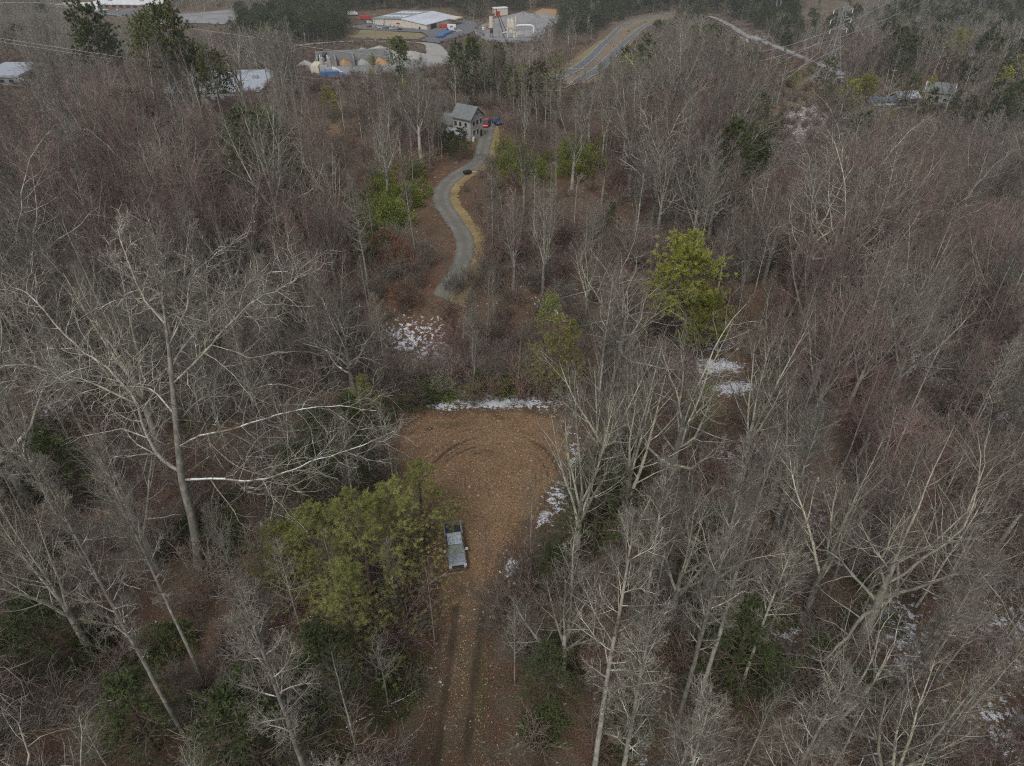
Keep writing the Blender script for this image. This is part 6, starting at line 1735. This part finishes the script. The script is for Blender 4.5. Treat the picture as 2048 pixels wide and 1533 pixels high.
# evergreen shrubs, each its own object
SHZ = [  # u, v, half extents, how many, kind
    (800, 400, 60, 45, 26, 'laurel'), (770, 450, 40, 40, 12, 'laurel'), (1045, 345, 45, 28, 16, 'laurel'), (1150, 335, 50, 26, 16, 'laurel'), (520, 345, 35, 22, 8, 'laurel'), (730, 500, 30, 40, 8, 'laurel_d'), (1190, 300, 40, 20, 6, 'laurel'),
    (860, 803, 34, 8, 5, 'laurel_d'), (912, 800, 18, 8, 3, 'laurel'), (990, 778, 100, 8, 6, 'laurel_d'), (1010, 800, 70, 8, 3, 'laurel'), (720, 830, 40, 30, 5, 'laurel_d'), (1120, 1110, 50, 40, 3, 'laurel_d'), (1220, 960, 60, 60, 8, 'laurel_d'),
    (80, 900, 80, 60, 10, 'laurel_d'), (40, 1180, 60, 100, 6, 'laurel_d'), (230, 1300, 100, 60, 6, 'laurel_d'), (520, 1440, 160, 70, 7, 'laurel_d'), (640, 1000, 60, 60, 8, 'laurel_d'), (450, 1050, 60, 60, 8, 'laurel_d'), (1500, 1300, 60, 60, 10, 'laurel_d'), (1650, 1400, 120, 100, 8, 'laurel_d'),
    (1420, 1250, 60, 100, 6, 'laurel_d'), (1230, 1500, 60, 40, 5, 'laurel_d'), (1120, 1300, 50, 60, 3, 'laurel_d'), (1075, 1480, 30, 60, 2, 'laurel_d'), (790, 540, 30, 30, 8, 'rust'), (860, 600, 40, 20, 6, 'rust'), (250, 330, 80, 40, 6, 'laurel_d'), (300, 800, 120, 60, 6, 'laurel_d'), (1740, 1200, 60, 80, 4, 'laurel_d'), (770, 1330, 50, 60, 6, 'laurel_d')]
SW = {'laurel': 'bright glossy laurel bush', 'laurel_d': 'dark evergreen bush', 'rust': 'rusty orange bush'}
for (cu, cv, a, b, cnt_, k) in SHZ:
    for _ in range(cnt_):
        p = G(cu + RNG.normal(0, a * .62), cv + RNG.normal(0, b * .62))
        if sdf(np.array([p[0]]), np.array([p[1]]), CLEAR)[0] > -1.0: continue
        if seg_dist(np.array([p[0]]), np.array([p[1]]), list(map(tuple, DRIVE_L)))[0] < 4.5: continue
        s = RNG.uniform(.7, 1.5) * (1.5 if p[1] > 100 else 1.0)
        lb_, gp = label_for(SW[k], p, s * 10 / (1.5 if p[1] > 100 else 1.0), 10)
        o = thing('evergreen_bush' if k != 'rust' else 'rust_bush', p, RNG.uniform(0, 6.28), label=lb_.replace('tall ', 'large ').replace('short ', 'small '), cat='bush', group=gp.replace('bare trees', 'bushes'))
        o.scale = (s * RNG.uniform(.7, 1.15), s * RNG.uniform(.7, 1.15), s * RNG.uniform(.6, 1.2))
        link('foliage', SHRUB[k], o)

# fallen limbs and logs
LOGS = [((1075, 640), (1165, 655), .07, 'pale fallen limb beside the upright yellow-green pine'), ((540, 1260), (640, 1245), .06, 'snow-dusted fallen limb below the small feathery pine'), ((180, 1150), (290, 1190), .08, 'fallen stem on the ivy-dark floor'), ((1330, 1180), (1440, 1150), .07, 'fallen stem behind the slim lichened trunks'), ((1560, 1310), (1660, 1330), .06, 'fallen stem beside the low dense crown'), ((755, 1228), (892, 1160), .09, 'snow-dusted fallen trunk just below the silver pickup'), ((692, 1455), (830, 1398), .08, 'thin fallen trunk below the feathery pines'), ((1258, 915), (1350, 920), .10, 'snow-dusted fallen limb behind the many-stemmed trees'),
        ((752, 794), (935, 793), .06, 'long straight fallen pole behind the clearing corner'), ((1000, 505), (1066, 512), .10, 'white barkless fallen limb beside the gravel drive'), ((1090, 425), (1195, 470), .07, 'fallen grey trunk between the drive and the pale round tree'), ((1740, 1065), (1850, 1100), .07, 'fallen trunk on the snowy slope')]
for (a, b, r, lb_) in LOGS:
    A, B_ = G(*a), G(*b); c = (A + B_) / 2
    o = thing('fallen_log', c + [0, 0, r + .25], 0, label=lb_, cat='log')
    t = np.linspace(0, 1, 8)[:, None]; P = A * (1 - t) + B_ * t; P[:, 2] = terrain(P[:, 0], P[:, 1]) + .15 + .8 * t[:, 0]
    P += RNG.normal(0, .06, P.shape); P = P - (c + [0, 0, r + .25])
    Rr = np.linspace(r, r * .35, 8)[None]
    Geo().tube(P, Rr[0], 7).build('stem', M_SNOWLIMB, o, smooth=True)
    br = grow(RNG, P[None], Rr, 12, .35, .98, (50, 35), lambda t: .22 + 0 * t, 4, .15, .05, .5, .012)
    g = Geo(); V, F = tubes(br[0], br[1], 4); g.add(V, F); g.build('branches', M_LIMB, o, smooth=True)

# leaf flakes on the clearing (nobody could count them)
nl = 42000
bb0, bb1 = CLEAR.min(0), CLEAR.max(0)
c = np.column_stack([RNG.uniform(bb0[0] - 2, bb1[0] + 2, nl), RNG.uniform(max(bb0[1], 20), bb1[1] + 1, nl)])
k = (sdf(c[:, 0], c[:, 1], CLEAR) > -0.3 - RNG.random(len(c)) * 2 + (1 - ss(36, 52, c[:, 1])) * RNG.random(len(c)) * 4) & np.all([seg_dist(c[:, 0], c[:, 1], q_) > .4 for q_ in RUTS], axis=0); c = c[k]
dc_ = np.hypot(c[:, 0] - ARC_C[0], c[:, 1] - ARC_C[1]); an_ = np.arctan2(c[:, 1] - ARC_C[1], c[:, 0] - ARC_C[0])
k = np.ones(len(c), bool)
for rad, ph in ((7.6, 0), (5.9, 1), (4.9, 2)): k &= ~((np.abs(dc_ - rad - .35 * np.sin(an_ * 2 + ph)) < .28) & (np.sin(an_) > -.1) & (RNG.random(len(c)) < .85))
c = c[k]
a = RNG.uniform(0, 6.28, len(c)); L_ = RNG.uniform(.04, .09, len(c)); zz = terrain(c[:, 0], c[:, 1]) + RNG.uniform(.01, .05, len(c))
d = np.column_stack([np.cos(a), np.sin(a), RNG.normal(0, .35, len(c))]) * L_[:, None]; s_ = np.column_stack([-np.sin(a), np.cos(a), RNG.normal(0, .5, len(c))]) * L_[:, None] * .6
C_ = np.column_stack([c, zz])
V = np.stack([C_ - d, C_ + s_, C_ + d, C_ - s_], 1).reshape(-1, 3)
ml = [mat('leaf_tan', (.32, .21, .115), .85, .3, 2), mat('leaf_brown', (.13, .078, .045), .85, .3, 2), mat('leaf_pale', (.42, .34, .25), .85, .2, 2)]
F = np.arange(len(C_) * 4).reshape(-1, 4); pick_ = RNG.choice(3, len(F), p=[.5, .45, .05])
g = Geo(); g.add(V, F); g.m = [pick_.astype(np.int32)]
tag(g.build('fallen_leaves', ml), 'loose tan and brown leaves strewn over the clearing', 'leaves', kind='stuff')
